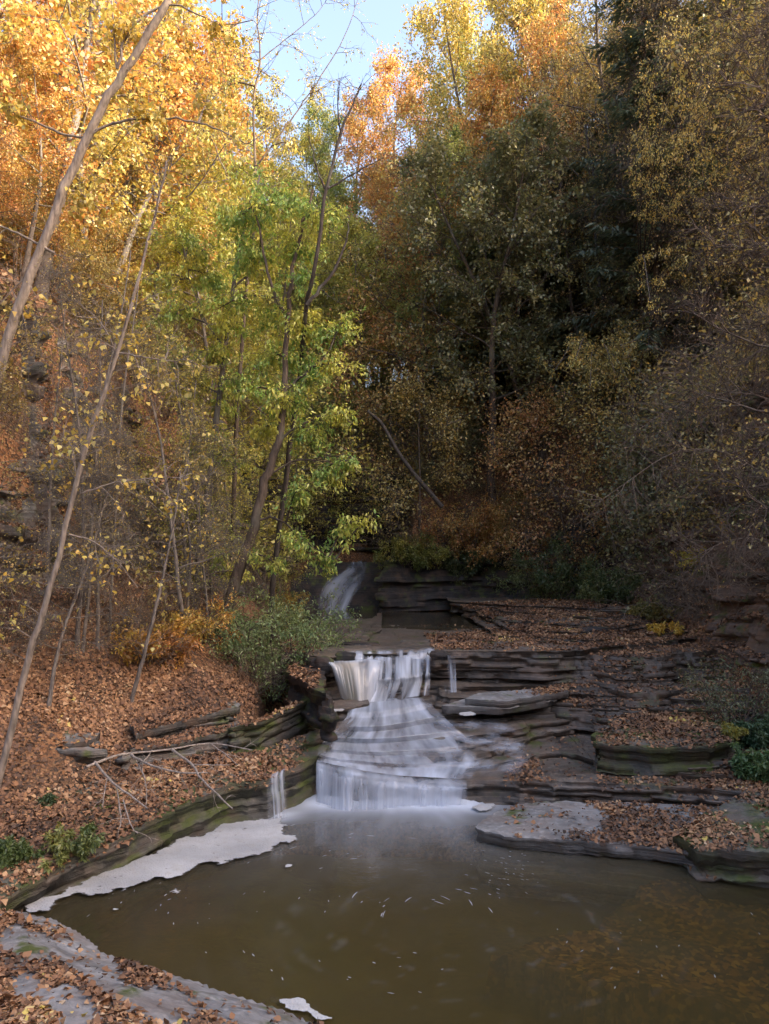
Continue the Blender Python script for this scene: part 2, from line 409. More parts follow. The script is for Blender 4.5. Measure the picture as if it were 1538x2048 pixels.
def terrace(z, pts, dropz, step, seed):
    rng = np.random.default_rng(seed)
    p = catmull([PZ(q[0], q[1], q[2] if len(q) > 2 else z) for q in pts], 400); L = np.linalg.norm(np.diff(p, axis=0), axis=1).sum()
    p = resample(p, int(L / .055)); n = len(p); sv = np.linspace(0, L, n)
    def nr(l):
        t = norm(np.gradient(l[:, :2], axis=0)); return np.column_stack([t[:, 1], -t[:, 0]])
    N = nr(p); amp = .10 if z > .55 else .05
    o = fbm(p[:, 0] * .9, p[:, 1] * .5, oct=4, seed=seed) * amp * 3 + joint(sv, 0, .8, seed + 1) * amp * 1.6 + joint(sv, 1, .27, seed + 2) * amp * .6
    p = p.copy(); p[:, :2] += N * o[:, None]
    tt = np.concatenate([[0, .03, .07, .12], np.arange(.18, 2.5, .07), np.arange(2.5, 8, .4)])
    X = p[None, :, 0] + 0 * tt[:, None]; Y = p[None, :, 1] + tt[:, None]
    Zt = p[None, :, 2] + .015 * np.maximum(X - 1.5, 0) + (.03 * np.floor(3 * (fbm(X * .8, Y * 1.6, oct=4, seed=51) + .5)) + fbm(X * 2.6, Y * 2.6, oct=4, seed=4) * .03) * np.minimum(1, tt / .3)[:, None]
    V = [np.stack([X, Y, Zt], -1).reshape(-1, 3)]; Fq = [grid_faces(n, len(tt))]; base = n * len(tt)
    rings = [np.column_stack([p[:, :2], Zt[0]])]; dep = 0.; lay = 0; out = fbm(sv * .5, sv * 0 + seed, oct=3, seed=seed + 5) + .45
    while dep < dropz:
        th = rng.uniform(.025, .11)
        oo = joint(sv, lay + 3, rng.uniform(.25, 1.1), seed + lay) * .15 + rng.uniform(-.05, .02) + step * np.clip(out, 0, 1) * dep * (1 if z < 1.4 else sstep(2.2, 4., p[:, 0])) + fbm(sv * 3, sv * 0 + lay, oct=3, seed=seed + 9) * .05
        if lay == 0: oo = oo * .25
        for dz in (dep + .004, dep + th): rings.append(np.column_stack([p[:, :2] + N * oo[:, None], Zt[0] - dz]))
        dep += th; lay += 1
    V += rings; i = np.arange(n - 1)
    for k in range(len(rings) - 1):
        a = base + k * n; b = a + n; Fq.append(np.column_stack([a + i, b + i, b + i + 1, a + i + 1]))
    return np.concatenate(V), np.concatenate(Fq)
TV, TF, c0 = [], [], 0
for i, (z, pts, dz, stp) in enumerate(TERR):
    v, f = terrace(z, pts, dz, stp, 500 + i * 31); TV.append(v); TF.append(f + c0); c0 += len(v)
st_v, st_f = np.concatenate(TV), np.concatenate(TF)
struct(obj('rock_terraces', mesh_np('rock_terraces', st_v, st_f, M_WET, False)), 'stepped shale bed of the stream')
up_poly = np.array([PZ(px, py, 2.36)[:2] for px, py in [(560, 1276), (660, 1276), (760, 1262), (980, 1268), (1020, 1246), (960, 1226), (760, 1220), (560, 1226)]])
# the hollow behind the lip holds the upper pool: its water lies just over the rock

# ------------------------------------------------------------------ ledges: slabs with layered broken sides
def closed_resample(p, sp):
    q = np.concatenate([p, p[:1]]); L = np.linalg.norm(np.diff(q[:, :2], axis=0), axis=1).sum()
    return resample(q, max(12, int(L / sp)) + 1)[:-1]
def fill_top(loop, sp, zf):
    lo, hi = loop[:, :2].min(0), loop[:, :2].max(0)
    ax_, ay_ = np.arange(lo[0], hi[0], sp), np.arange(lo[1], hi[1], sp)
    X, Y = np.meshgrid(ax_, ay_); X = X.ravel() + RNG.uniform(-.2, .2, X.size) * sp; Y = Y.ravel() + RNG.uniform(-.2, .2, Y.size) * sp
    m = inside(loop, X, Y); X, Y = X[m], Y[m]
    # keep clear of the outline
    dmin = np.min(np.hypot(X[:, None] - loop[None, :, 0], Y[:, None] - loop[None, :, 1]), axis=1) if len(X) else np.zeros(0)
    X, Y = X[dmin > sp * .6], Y[dmin > sp * .6]
    pts = [Vector(p) for p in loop[:, :2]] + [Vector((a, b)) for a, b in zip(X, Y)]
    n = len(loop)
    vs, _, fs, ov, _, _ = geometry.delaunay_2d_cdt(pts, [(i, (i + 1) % n) for i in range(n)], [], 1, 1e-5)
    v = np.array([(a[0], a[1]) for a in vs]); z = zf(v[:, 0], v[:, 1])
    return np.column_stack([v, z]), np.array([f for f in fs if len(f) == 3], np.int32)

def ledge(name, pts, zbot, mat, label=None, cat=None, rough=.07, sp=.09, lam=.02, dome=0., under=.05, seed=1, group=None, tsp=.12, cut=0.):
    rng = np.random.default_rng(seed)
    c = np.array([PZ(*p) for p in pts])
    A = np.column_stack([np.ones(len(c)), c[:, 0], c[:, 1]]); k = np.linalg.lstsq(A, c[:, 2], rcond=None)[0]
    loop = closed_resample(c, sp)
    if np.sum(loop[:, 0] * np.roll(loop[:, 1], -1) - np.roll(loop[:, 0], -1) * loop[:, 1]) < 0: loop = loop[::-1]
    def nrm(l):
        t = np.roll(l, -1, 0)[:, :2] - np.roll(l, 1, 0)[:, :2]; t = norm(t); return np.column_stack([t[:, 1], -t[:, 0]])
    n = nrm(loop)
    sv = np.arange(len(loop)) * sp
    off = fbm(loop[:, 0] * 1.3, loop[:, 1] * 1.3, oct=5, seed=seed) * rough * 1.4 + joint(sv, 0, .7, seed) * rough * 1.5 + joint(sv, 1, .25, seed + 1) * rough * .6
    loop = loop.copy(); loop[:, :2] += n * off[:, None]; n = nrm(loop)
    ctr = loop[:, :2].mean(0)
    def zf(x, y):
        d = np.min(np.hypot(np.asarray(x)[:, None] - loop[None, ::2, 0], np.asarray(y)[:, None] - loop[None, ::2, 1]), axis=1)
        z = k[0] + k[1] * x + k[2] * y
        z = z + lam * np.floor(3 * (fbm(x * .8, y * 1.1, oct=4, seed=seed + 7) + .5)) * (1 - np.exp(-d / .15)) + fbm(x * 3, y * 3, oct=3, seed=seed + 3) * .025
        return z + dome * (1 - np.exp(-d / 1.2))
    tv, tf = fill_top(loop, tsp, zf)
    zt = zf(loop[:, 0], loop[:, 1]); N = len(loop)
    V = [tv]; Fq = []; base = len(tv)
    # rings
    rings = [np.column_stack([loop[:, :2], zt])]
    depth = 0.; o = 0.; tot = float((zt - zbot).mean()); first = True
    while depth < tot:
        th = rng.uniform(.04, .16); o = rng.uniform(-.10, .03) - under * min(1, depth / .25)
        if cut and depth > .2: o -= cut * (1 if depth < .45 else .7)
        if first: o = .0
        for dz in (depth if not first else .012, min(depth + th, tot)):
            oo = o + (fbm(loop[:, 0] * 2.5, loop[:, 1] * 2.5, np.full(N, depth * 5), oct=3, seed=seed + 11) * .05 + joint(sv, len(rings) // 2, .3 + .8 * _h(np.array([len(rings) // 2]), np.array([0]), np.array([0]), seed)[0], seed + len(rings) // 2) * .10) * (0 if first else 1)
            rings.append(np.column_stack([loop[:, :2] + n * oo[:, None], zt - dz - (0 if first else .004)]))
        depth += th; first = False
    for r in rings: V.append(r)
    idx = np.arange(N); nx = (idx + 1) % N
    for i in range(len(rings) - 1):
        a = base + i * N; b = a + N
        Fq.append(np.column_stack([a + idx, b + idx, b + nx, a + nx]))
    v = np.concatenate(V); fq = np.concatenate(Fq)
    o = obj(name, mesh_np(name, v, [tf, fq], mat, False))
    if label: tag(o, label, cat, group)
    else: struct(o)
    add_bvh(v, list(tf) + list(fq), name)
    return o

ledge('rock_ledge', [(955, 1650, .22), (985, 1622, .22), (1040, 1606, .22), (1120, 1602, .22), (1240, 1606, .24), (1380, 1612, .26), (1560, 1610, .3), (1640, 1680, .3), (1560, 1738, .3), (1430, 1716, .25), (1300, 1697, .22), (1150, 1685, .2), (1010, 1678, .17), (962, 1664, .17)], -.7, M_SLAB,
      'low grey shale slab with bare smooth top in the pool, right of the falls', 'rock ledge', seed=3, rough=.05)
ledge('rock_ledge', [(1350, 1668, .42), (1400, 1628, .52), (1470, 1596, .62), (1560, 1570, .75), (1720, 1560, .85), (1760, 1690, .8), (1600, 1725, .5), (1480, 1712, .45), (1400, 1700, .42)], -.2, M_MOSSY,
      'mossy leaf-strewn block on the right end of the low slab', 'rock ledge', seed=5, rough=.09)
ledge('rock_ledge', [(-160, 1890, .28), (-20, 1814, .3), (60, 1768, .33), (140, 1730, .35), (225, 1695, .38), (300, 1655, .44), (385, 1618, .5), (470, 1575, .64), (540, 1548, .78), (600, 1528, .8), (636, 1519, .78), (660, 1490, .9), (560, 1480, 1.0), (430, 1500, .95), (250, 1530, .9), (60, 1580, .8), (-160, 1640, .7)], -.7, M_MOSSY,
      'long mossy rock wall along the left side of the pool', 'rock ledge', seed=8, rough=.07, under=.02)
ledge('rock_ledge', [(-200, 2120, .5), (-60, 1832, .12), (40, 1826, .12), (110, 1832, .12), (160, 1868, .12), (215, 1912, .12), (300, 1938, .14), (390, 1962, .16), (470, 1990, .18), (560, 2020, .2), (640, 2058, .2), (760, 2200, .25), (700, 2500, .6), (-200, 2600, .9)], -.6, M_SLAB,
      'rounded grey leaf-strewn rock shelf in the near left corner', 'rock ledge', seed=12, rough=.05, sp=.06, dome=.34, lam=.012, tsp=.08)
ledge('rock_ledge', [(-60, 1512, 1.3), (30, 1506, 1.32), (110, 1494, 1.34), (190, 1482, 1.38), (205, 1462, 1.5), (120, 1462, 1.55), (0, 1470, 1.55), (-60, 1480, 1.5)], .85, M_CLIFF,
      'thin grey slab jutting from the leafy left bank, behind the leaning saplings', 'rock ledge', seed=15, under=.04, cut=.3)
ledge('rock_ledge', [(270, 1470, 1.4), (340, 1452, 1.46), (420, 1432, 1.54), (478, 1418, 1.6), (472, 1402, 1.72), (390, 1410, 1.7), (310, 1424, 1.62), (262, 1448, 1.5)], 1.12, M_CLIFF,
      'upper overhanging grey slab in the left bank below the green bush', 'rock ledge', seed=17, under=.03, cut=.3)
ledge('rock_ledge', [(240, 1512, 1.12), (330, 1494, 1.16), (420, 1476, 1.2), (470, 1464, 1.24), (480, 1446, 1.34), (380, 1460, 1.32), (260, 1490, 1.24)], .8, M_CLIFF,
      'lower grey slab under the overhanging one in the left bank', 'rock ledge', seed=18, under=.03, cut=.2)
ledge('rock_ledge', [(455, 1492, 1.0), (520, 1462, 1.3), (572, 1430, 1.5), (612, 1412, 1.55), (618, 1396, 1.65), (540, 1400, 1.8), (470, 1420, 1.7)], .5, M_MOSSY,
      'leaf-topped dark block beside the middle cascade, below the green bush', 'rock ledge', seed=19, under=.08)
ledge('rock_ledge', [(565, 1505, .88), (640, 1482, .98), (725, 1447, 1.2), (722, 1434, 1.28), (640, 1456, 1.15), (570, 1484, 1.02)], .62, M_WET,
      'thin tilted wet slab at the left edge of the middle cascade', 'rock ledge', seed=23, under=.08, rough=.04)
ledge('rock_ledge', [(610, 1425, 1.4), (690, 1420, 1.42), (745, 1404, 1.5), (735, 1396, 1.52), (650, 1404, 1.5), (600, 1412, 1.5)], 1.1, M_WET,
      'dark wet slab at the left foot of the upper fall', 'rock ledge', seed=25, under=.05, rough=.04)
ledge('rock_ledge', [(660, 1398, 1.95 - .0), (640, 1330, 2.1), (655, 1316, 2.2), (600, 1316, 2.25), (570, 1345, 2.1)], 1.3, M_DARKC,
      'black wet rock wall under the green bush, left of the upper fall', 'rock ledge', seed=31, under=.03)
ledge('rock_ledge', [(1185, 1488, 1.1), (1230, 1490, 1.14), (1300, 1494, 1.16), (1420, 1494, 1.18), (1475, 1480, 1.2), (1490, 1420, 1.3), (1390, 1424, 1.32), (1300, 1420, 1.3), (1210, 1440, 1.22)], .7, M_MOSSY,
      'mossy layered block with leaves on top, on the right bank below the terraces', 'rock ledge', seed=33, under=.06, rough=.12)
for i, (a, b, c_) in enumerate([((890, 1405), (1090, 1398), 1.42), ((930, 1392), (1120, 1382), 1.56)]):
    ledge('rock_ledge', [(a[0], a[1] + 6, c_), (1000, a[1] + 10, c_), (b[0], b[1] + 4, c_ + .02), (b[0] + 40, b[1] - 8, c_ + .04), (a[0] + 40, a[1] - 9, c_ + .03)], c_ - .14, M_SLAB,
          ['thin grey plate nearer the stream, below the dark wall', 'thin grey plate stacked behind another, at the foot of the dark wall'][i], 'rock ledge', seed=41 + i, under=.05)

# dark boulders at the lip of the upper fall
def boulder(px, py, z, s, label, seed):
    bmv, bmf = [], []
    nu, nv = 26, 16
    u = np.linspace(0, 2 * PI, nu, endpoint=False); w = np.linspace(.02, PI - .02, nv)
    U, W = np.meshgrid(u, w)
    d = np.stack([np.cos(U) * np.sin(W), np.sin(U) * np.sin(W), np.cos(W)], -1).reshape(-1, 3)
    r = 1 + .45 * fbm(d[:, 0] * 1.6 + seed, d[:, 1] * 1.6, d[:, 2] * 1.6, oct=4, seed=seed)
    d = np.sign(d) * np.abs(d) ** .75
    v = d * r[:, None] * np.array(s)
    i = np.arange(nv - 1)[:, None] * nu; j = np.arange(nu)[None]; j2 = (j + 1) % nu
    f = np.stack([i + j, i + nu + j, i + nu + j2, i + j2], -1).reshape(-1, 4)
    o = obj('boulder', mesh_np('boulder', v, f, M_DARKC, False)); o.location = PZ(px, py, z)
    tag(o, label, 'boulder')
boulder(690, 1318, 2.32, (.26, .2, .16), 'small black boulder splitting the water at the lip of the upper fall', 61)
boulder(646, 1330, 2.2, (.28, .25, .22), 'black boulder at the left lip of the upper fall, under the bush', 62)
boulder(880, 1310, 2.38, (.22, .2, .1), 'low dark stone at the right lip of the upper fall', 63)
boulder(1190, 1263, 2.66, (.42, .2, .13), 'dark flat stone on the upper right ledges', 64)
boulder(720, 1290, 2.45, (.5, .3, .08), 'flat brown stone between the upper pool and the lip of the fall', 65)

# ------------------------------------------------------------------ cliffs
def cliff(name, ids, proud, mat, label, seed, hk=1., lean=None, dz=-.5):
    rng = np.random.default_rng(seed)
    n = len(GV); B, Tt = [], []
    for i in ids:
        a, b, c = GV[i - 1], GV[i], GV[(i + 1) % n]
        t = norm(norm(b[:2] - a[:2]) + norm(c[:2] - b[:2])); nn = np.array([-t[1], t[0]])   # outline runs clockwise seen from above: left of travel is outside
        z0, s1, w1, hc, wc = b[2:7]
        pb = b[:2] + nn * (w1 - proud); pt = b[:2] + nn * (w1 + wc - proud * .7)
        B.append((*pb, z0 + s1 * w1 + dz)); Tt.append((*pt, z0 + s1 * w1 + hc * hk))
    L = np.linalg.norm(np.diff(np.array(B)[:, :2], axis=0), axis=1).sum(); nu = int(L / .1)
    B = catmull(B, nu); Tt = catmull(Tt, nu); Hh = (Tt - B)[:, 2].mean(); nv = int(Hh / .05)
    s = np.linspace(0, L, nu); tt = np.linspace(0, 1, nv)
    P = B[None] + (Tt - B)[None] * tt[:, None, None]
    out = norm((B - Tt)[:, :2]); 
    zz = P[..., 2] + .03 * s[None] * 0 + fbm(np.broadcast_to(s, P.shape[:2]) * .3, P[..., 2] * .0, oct=2, seed=seed) * .3
    edges = np.cumsum(rng.uniform(.05, .32, 400)) - 3
    lay = np.searchsorted(edges, zz.ravel()).reshape(zz.shape)
    lo = rng.uniform(-.22, .22, 500)[lay]
    ss = np.broadcast_to(s, lay.shape)
    brk = vnoise(ss * .9 + lay * 7.3, lay * 3.1, seed=seed + 2) * .22 + fbm(ss * .35, zz * .25, oct=4, seed=seed + 5) * 1.1
    d = lo + brk
    P = P.copy(); P[..., 0] += d * out[None, :, 0]; P[..., 1] += d * out[None, :, 1]
    v = P.reshape(-1, 3); f = grid_faces(nu, nv)
    o = tag(obj(name, mesh_np(name, v, f, mat, False)), label, 'rock wall')
    add_bvh(v[:, :], f, name)
    return o
cliff('rock_wall', [1, 2, 3, 4, 5, 6], .5, M_CLIFF, 'grey layered shale cliff behind the saplings on the left bank', 71)
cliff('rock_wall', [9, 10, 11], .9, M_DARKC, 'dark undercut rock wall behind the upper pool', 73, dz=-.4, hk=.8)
cliff('rock_wall', [11, 12, 13, 14, 15], .8, M_BROWN, 'brown layered shale cliff at the right, hung with bare twigs', 75)
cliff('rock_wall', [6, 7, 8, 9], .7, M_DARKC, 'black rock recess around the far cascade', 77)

# ------------------------------------------------------------------ water
wxs = np.arange(-12, 13, .06); wys = np.arange(-6, 15.2, .06)
gx, gy = np.meshgrid(wxs, wys)
lipA, lipB = PZ(640, 1600, 0)[:2], PZ(925, 1604, 0)[:2]
e = lipB - lipA; t = np.clip(((gx - lipA[0]) * e[0] + (gy - lipA[1]) * e[1]) / (e @ e), 0, 1)
dist = np.hypot(gx - lipA[0] - t * e[0], gy - lipA[1] - t * e[1])
ang = np.arctan2(gx - 0.1, 15.6 - gy)
stk = fbm(ang * 9 + .6 * vnoise(gx, gy, seed=3), dist * 1.1, oct=3, seed=91)
milk = .95 * np.exp(-(dist / .5) ** 1.7) + .33 * np.exp(-(dist / 1.5) ** 1.3) * (1 + .45 * stk) + .10 * np.exp(-dist / 2.6) * (.6 + .8 * np.clip(stk + .2, 0, 1))
sd = PZ(560, 1632, 0)[:2]; dd = np.hypot((gx - sd[0]), (gy - sd[1]) * 1.1)
milk += .55 * np.exp(-(dd / .38) ** 2) * (1 + .6 * stk)
# bubbles drawn out on the current
sw = np.hypot(gx - .9, (gy - 9.6) * 1.2); swa = np.arctan2(gy - 9.6, gx - .9)
bub = vnoise(sw * 9, swa * 5 + sw * .8, seed=95) * .5 + vnoise(sw * 21, swa * 9 + sw, seed=96) * .5
milk += .05 * np.clip((bub - .42) * 3.2, 0, 1) * np.exp(-((sw - 1.2) / 1.5) ** 2)
milk = np.clip(milk, 0, .95)
wz = fbm(gx * 1.2, gy * 1.2, oct=3, seed=97) * .012 * (1 + 2 * np.exp(-dist)) + .10 * np.exp(-(dist / .3) ** 2)
struct(obj('pool_water', mesh_np('pool_water', np.stack([gx, gy, wz], -1).reshape(-1, 3), grid_faces(len(wxs), len(wys)), M_POOL, True, None, {'milk': milk.ravel()})), 'murky olive brown plunge pool')
# bed of the pool
bx = np.arange(-12, 13, .1); by = np.arange(-6, 15, .1); gx, gy = np.meshgrid(bx, by)
shelf = np.array([PZ(px, py, -.3)[:2] for px, py in [(960, 1925), (1080, 1895), (1190, 1850), (1260, 1800), (1330, 1765), (1700, 1740), (1900, 2000), (1500, 2020), (1200, 1975)]])
wx_, wy_ = gx + fbm(gx, gy, oct=4, seed=6) * .4, gy + fbm(gx, gy, oct=4, seed=8) * .4
ins = inside(shelf, wx_, wy_)
leafy = np.where(ins, np.clip(.75 + fbm(gx * 1.2, gy * 1.2, oct=3, seed=10) * 1.2, 0, 1), 0)
bz = np.where(ins, -.28, -.85) + fbm(gx * .7, gy * .7, oct=4, seed=14) * .22
struct(obj('pool_bed', mesh_np('pool_bed', np.stack([gx, gy, bz], -1).reshape(-1, 3), grid_faces(len(bx), len(by)), M_BED, True, None, {'leafy': leafy.ravel()})), 'muddy pool bed with drowned leaves')
# upper pool
uv_, uf_ = fill_top(closed_resample(np.column_stack([up_poly, np.full(len(up_poly), 2.46)]), .2), .2, lambda x, y: np.full(len(x), 2.46))
struct(obj('upper_pool_water', mesh_np('upper_pool_water', uv_, uf_, M_POOL, True, None, {'milk': np.full(len(uv_), .02)})), 'dark still water above the falls')

def sheet(name, label, rows, nu=220, nv=120, fu=26., amp=.05, dens=.85, thin=.5, edge=.06, top=.0, bot=.0, cream=None, seed=1, split=None, parent=None, lowv=2., lin=False):
    R = [catmull(np.array(r), nu) for r in rows]
    R = np.array(R)                                  # rows, nu, 3
    if lin:
        tq = np.linspace(0, len(R) - 1 - 1e-6, nv); iq = tq.astype(int); fq = (tq - iq)[:, None, None]; P = R[iq] * (1 - fq) + R[iq + 1] * fq
        for _ in range(6): P[1:-1] = (P[:-2] + 2 * P[1:-1] + P[2:]) / 4
    else: P = np.stack([catmull(R[:, i], nv) for i in range(nu)], 1)     # nv, nu, 3
    u = np.linspace(0, 1, nu)[None] + np.zeros((nv, 1)); v = np.linspace(0, 1, nv)[:, None] + np.zeros((1, nu))
    n1 = fbm(u * fu, v * lowv, oct=4, seed=seed); n2 = fbm(u * fu * .35, v * lowv * 1.6, oct=3, seed=seed + 3)
    P = P.copy(); P[..., 1] -= amp * (n1 * .6 + n2); P[..., 2] += amp * .6 * n2
    d = dens + thin * (n1 * 1.1 + n2 * .9)
    eu = np.minimum(u, 1 - u) + .05 * n1 + .07 * n2
    d *= sstep(-.01, edge, eu)
    if top: d *= sstep(0, top, v + .06 * n2)
    if bot: d *= sstep(0, bot, 1 - v + .2 * bot * n2)
    d = np.clip(d, 0, 1)
    cr = np.zeros_like(d) if cream is None else cream(u, v)
    me = mesh_np(name, P.reshape(-1, 3), grid_faces(nu, nv), M_WHITE, True, None, {'den': d.ravel(), 'cream': cr.ravel()})
    o = obj(name, me, parent)
    if label: tag(o, label, 'waterfall')
    return o
def off(p, dx=0, dy=0, dz=0): return np.array(p) + np.array([dx, dy, dz])
def row(pts): return [PZ(*p) for p in pts]
def drop(r, dy, z): return [np.array([p[0], p[1] + dy, z]) for p in r]
# lower fall: curtain over the first step
lip = row([(634, 1520, .76), (690, 1538, .66), (740, 1546, .59), (830, 1553, .50), (932, 1560, .43)])
back = [off(p, 0, .35, .03) for p in lip]
wf = thing('waterfall', 'lowest curtain of silky white water dropping into the pool', 'waterfall', tuple(np.mean(lip, 0)[:2]) + (0,))
wf_inv = np.array(wf.location)
def child_sheet(par, name, rows, **k):
    inv = np.array(par.location); rows = [[np.array(p) - inv for p in r] for r in rows]
    return sheet(name, None, rows, parent=par, **k)
child_sheet(wf, 'water_curtain', [back, [off(p, 0, -.05, 0) for p in lip], [off(p, 0, -.13, -.12) for p in lip], drop([off(p, 0, -.17) for p in lip], 0, .3), drop([off(p, 0, -.22) for p in lip], 0, -.03)], dens=.56, thin=.62, fu=11, amp=.05, edge=.09, top=.4, seed=101, lowv=.9)
child_sheet(wf, 'water_curtain', [[off(p, 0, -.06, .01) for p in lip], [off(p, 0, -.2, -.14) for p in lip], drop([off(p, 0, -.24) for p in lip], 0, .28), drop([off(p, 0, -.29) for p in lip], 0, -.03)], dens=.30, thin=.55, fu=30, amp=.03, edge=.12, top=.4, seed=105, lowv=.5)
# left spout of the lower fall, fan shaped
# side trickle
sl = row([(534, 1552, .73), (552, 1549, .74), (572, 1543, .74)])
sheet('waterfall', 'narrow side trickle pouring over the mossy left wall into the pool',
      [[off(p, 0, .3, .02) for p in sl], [off(p, 0, -.06, .01) for p in sl], [off(p, .02, -.16, -.2) for p in sl], drop([off(p, .05, -.22) for p in sl], 0, .35), drop([off(p, .08, -.26) for p in sl], 0, -.02)], nu=70, dens=.48, thin=.6, fu=6, edge=.3, top=.2, seed=111, lowv=.6)
# middle cascade, tumbling down the small steps
mid = [row([(704, 1404, 1.44), (770, 1398, 1.45), (852, 1394, 1.45)]), row([(696, 1424, 1.40), (770, 1420, 1.40), (862, 1406, 1.40)]), row([(692, 1436, 1.30), (770, 1434, 1.28), (868, 1416, 1.30)]),
       row([(676, 1452, 1.25), (770, 1450, 1.24), (884, 1430, 1.26)]), row([(668, 1462, 1.14), (770, 1462, 1.10), (894, 1440, 1.14)]), row([(654, 1474, 1.10), (765, 1476, 1.06), (915, 1460, 1.08)]), row([(648, 1482, 1.0), (765, 1487, .93), (930, 1470, .98)]),
       row([(640, 1496, .96), (770, 1502, .88), (950, 1488, .90)]), row([(637, 1502, .90), (775, 1512, .78), (958, 1500, .80)]), row([(634, 1512, .85), (780, 1526, .72), (962, 1522, .70)]), row([(633, 1516, .81), (780, 1535, .63), (955, 1536, .60)]), row([(633, 1522, .78), (780, 1549, .56), (944, 1558, .46)])]
sheet('waterfall', 'broad silky cascade fanning over low steps between the two falls', mid, nu=300, nv=260, dens=.60, thin=.42, fu=16, amp=.022, edge=.12, top=.02, seed=121, lowv=5., lin=True)
sheet('rapids', 'thin milky sheet sliding over the wet rock right of the cascade', [row([(865, 1440, 1.13), (930, 1432, 1.14), (1000, 1425, 1.15)]), row([(880, 1470, 1.0), (960, 1470, 1.0), (1040, 1470, .98)]), row([(880, 1510, .78), (980, 1510, .76), (1060, 1510, .74)]), row([(860, 1550, .56), (950, 1555, .52), (1040, 1558, .52)])], nu=140, nv=140, dens=.12, thin=.45, fu=6, amp=.03, edge=.2, top=.15, bot=.2, seed=125, lowv=9.)
# upper fall
ul = row([(655, 1326, 2.28), (700, 1322, 2.3), (760, 1322, 2.3), (815, 1316, 2.3), (866, 1308, 2.34)])
uf = thing('waterfall', 'upper fall, a cream fan on its left and stepped white veils right', 'waterfall', tuple(np.mean(ul, 0)))
ul1 = row([(655, 1328, 2.26), (680, 1325, 2.27), (715, 1325, 2.27), (768, 1324, 2.27)])
cb = row([(678, 1392, 1.5), (698, 1405, 1.45), (722, 1410, 1.43), (750, 1402, 1.45)])
child_sheet(uf, 'water_curtain', [[off(p, 0, .25, .05) for p in ul1], [off(p, 0, -.05, .02) for p in ul1], [off(p * .75 + q * .25, 0, -.15, .12) for p, q in zip(np.array(ul1), np.array(cb))], [off(p * .4 + q * .6, 0, -.12, .08) for p, q in zip(np.array(ul1), np.array(cb))], cb],
            nu=160, dens=.85, thin=.6, fu=14, amp=.05, edge=.10, top=.1, seed=131, lowv=.7, cream=lambda u, v: np.clip(1.15 - np.abs(u - .45) * 2.2, 0, 1) * sstep(.1, .4, v) * .8)
ul2 = row([(752, 1322, 2.28), (790, 1318, 2.28), (830, 1314, 2.29), (864, 1308, 2.32)])
m1 = row([(748, 1352, 1.98), (790, 1350, 1.98), (830, 1346, 1.99), (862, 1342, 2.0)]); m2 = row([(740, 1368, 1.8), (790, 1366, 1.8), (830, 1362, 1.8), (860, 1358, 1.8)])
b2 = row([(735, 1402, 1.44), (780, 1398, 1.45), (820, 1392, 1.46), (858, 1386, 1.5)])
child_sheet(uf, 'water_curtain', [[off(p, 0, .3, .05) for p in ul2], [off(p, 0, -.05, .01) for p in ul2], [off(p, 0, -.1) for p in m1], [off(p, 0, -.15) for p in m2], [off(p, 0, -.2) for p in b2]], nu=150, dens=.62, thin=.9, fu=13, amp=.05, edge=.08, top=.1, seed=135, lowv=1.2)
rl = row([(690, 1306, 2.42), (740, 1304, 2.43), (800, 1303, 2.43), (870, 1300, 2.44)])
child_sheet(uf, 'water_lip', [[off(p, 0, .5, .02) for p in rl], [off(p, 0, 0, 0) for p in rl], [off(p, 0, -.12, -.12) for p in rl], [off(p, 0, -.16, -.2) for p in rl]], nu=150, nv=50, dens=.35, thin=1.0, fu=18, amp=.02, edge=.06, top=.5, seed=139, lowv=.8)
child_sheet(uf, 'water_trickle', [row([(882, 1312, 2.42), (912, 1310, 2.42)]), row([(885, 1330, 2.15), (912, 1330, 2.15)]), row([(888, 1385, 1.55), (914, 1385, 1.55)])], nu=40, nv=60, dens=.05, thin=.6, fu=8, amp=.02, edge=.1, seed=141, lowv=.8)
# far cascade, bent
fc = [[PY(700, 1118, 36.6), PY(735, 1118, 36.6)], [PY(690, 1140, 36.), PY(742, 1136, 36.)], [PY(655, 1162, 35.4), PY(738, 1150, 35.6)], [PY(638, 1185, 35.), PY(722, 1175, 35.2)], [PY(632, 1210, 34.6), PY(705, 1205, 34.7)], [PY(625, 1232, 34.2), PY(696, 1232, 34.2)]]
sheet('waterfall', 'small bluish cascade sliding down the dark recess beyond the upper pool', fc, nu=120, nv=160, dens=.32, thin=.50, fu=5, amp=.10, edge=.25, top=.05, bot=.05, seed=151, lowv=2.5)
fcv = np.array([[p for p in catmull(np.array(r), 14)] for r in fc]) + np.array([0, .14, -.12])
fcv = np.stack([catmull(fcv[:, i], 40) for i in range(14)], 1); fcv[..., 2] += fbm(fcv[..., 0] * 2, fcv[..., 1] * 2, oct=3, seed=4) * .12
fcv[:, 0, 0] -= 2.; fcv[:, -1, 0] += 1.6; fcv[:, 0, 1] -= .4; fcv[:, -1, 1] -= .6; fcv[-1, :, 2] -= .8; fcv[0, :, 1] += 1.5
struct(obj('cascade_rock', mesh_np('cascade_rock', fcv.reshape(-1, 3), grid_faces(14, 40), M_DARKC, False)), 'black rock under the far cascade')

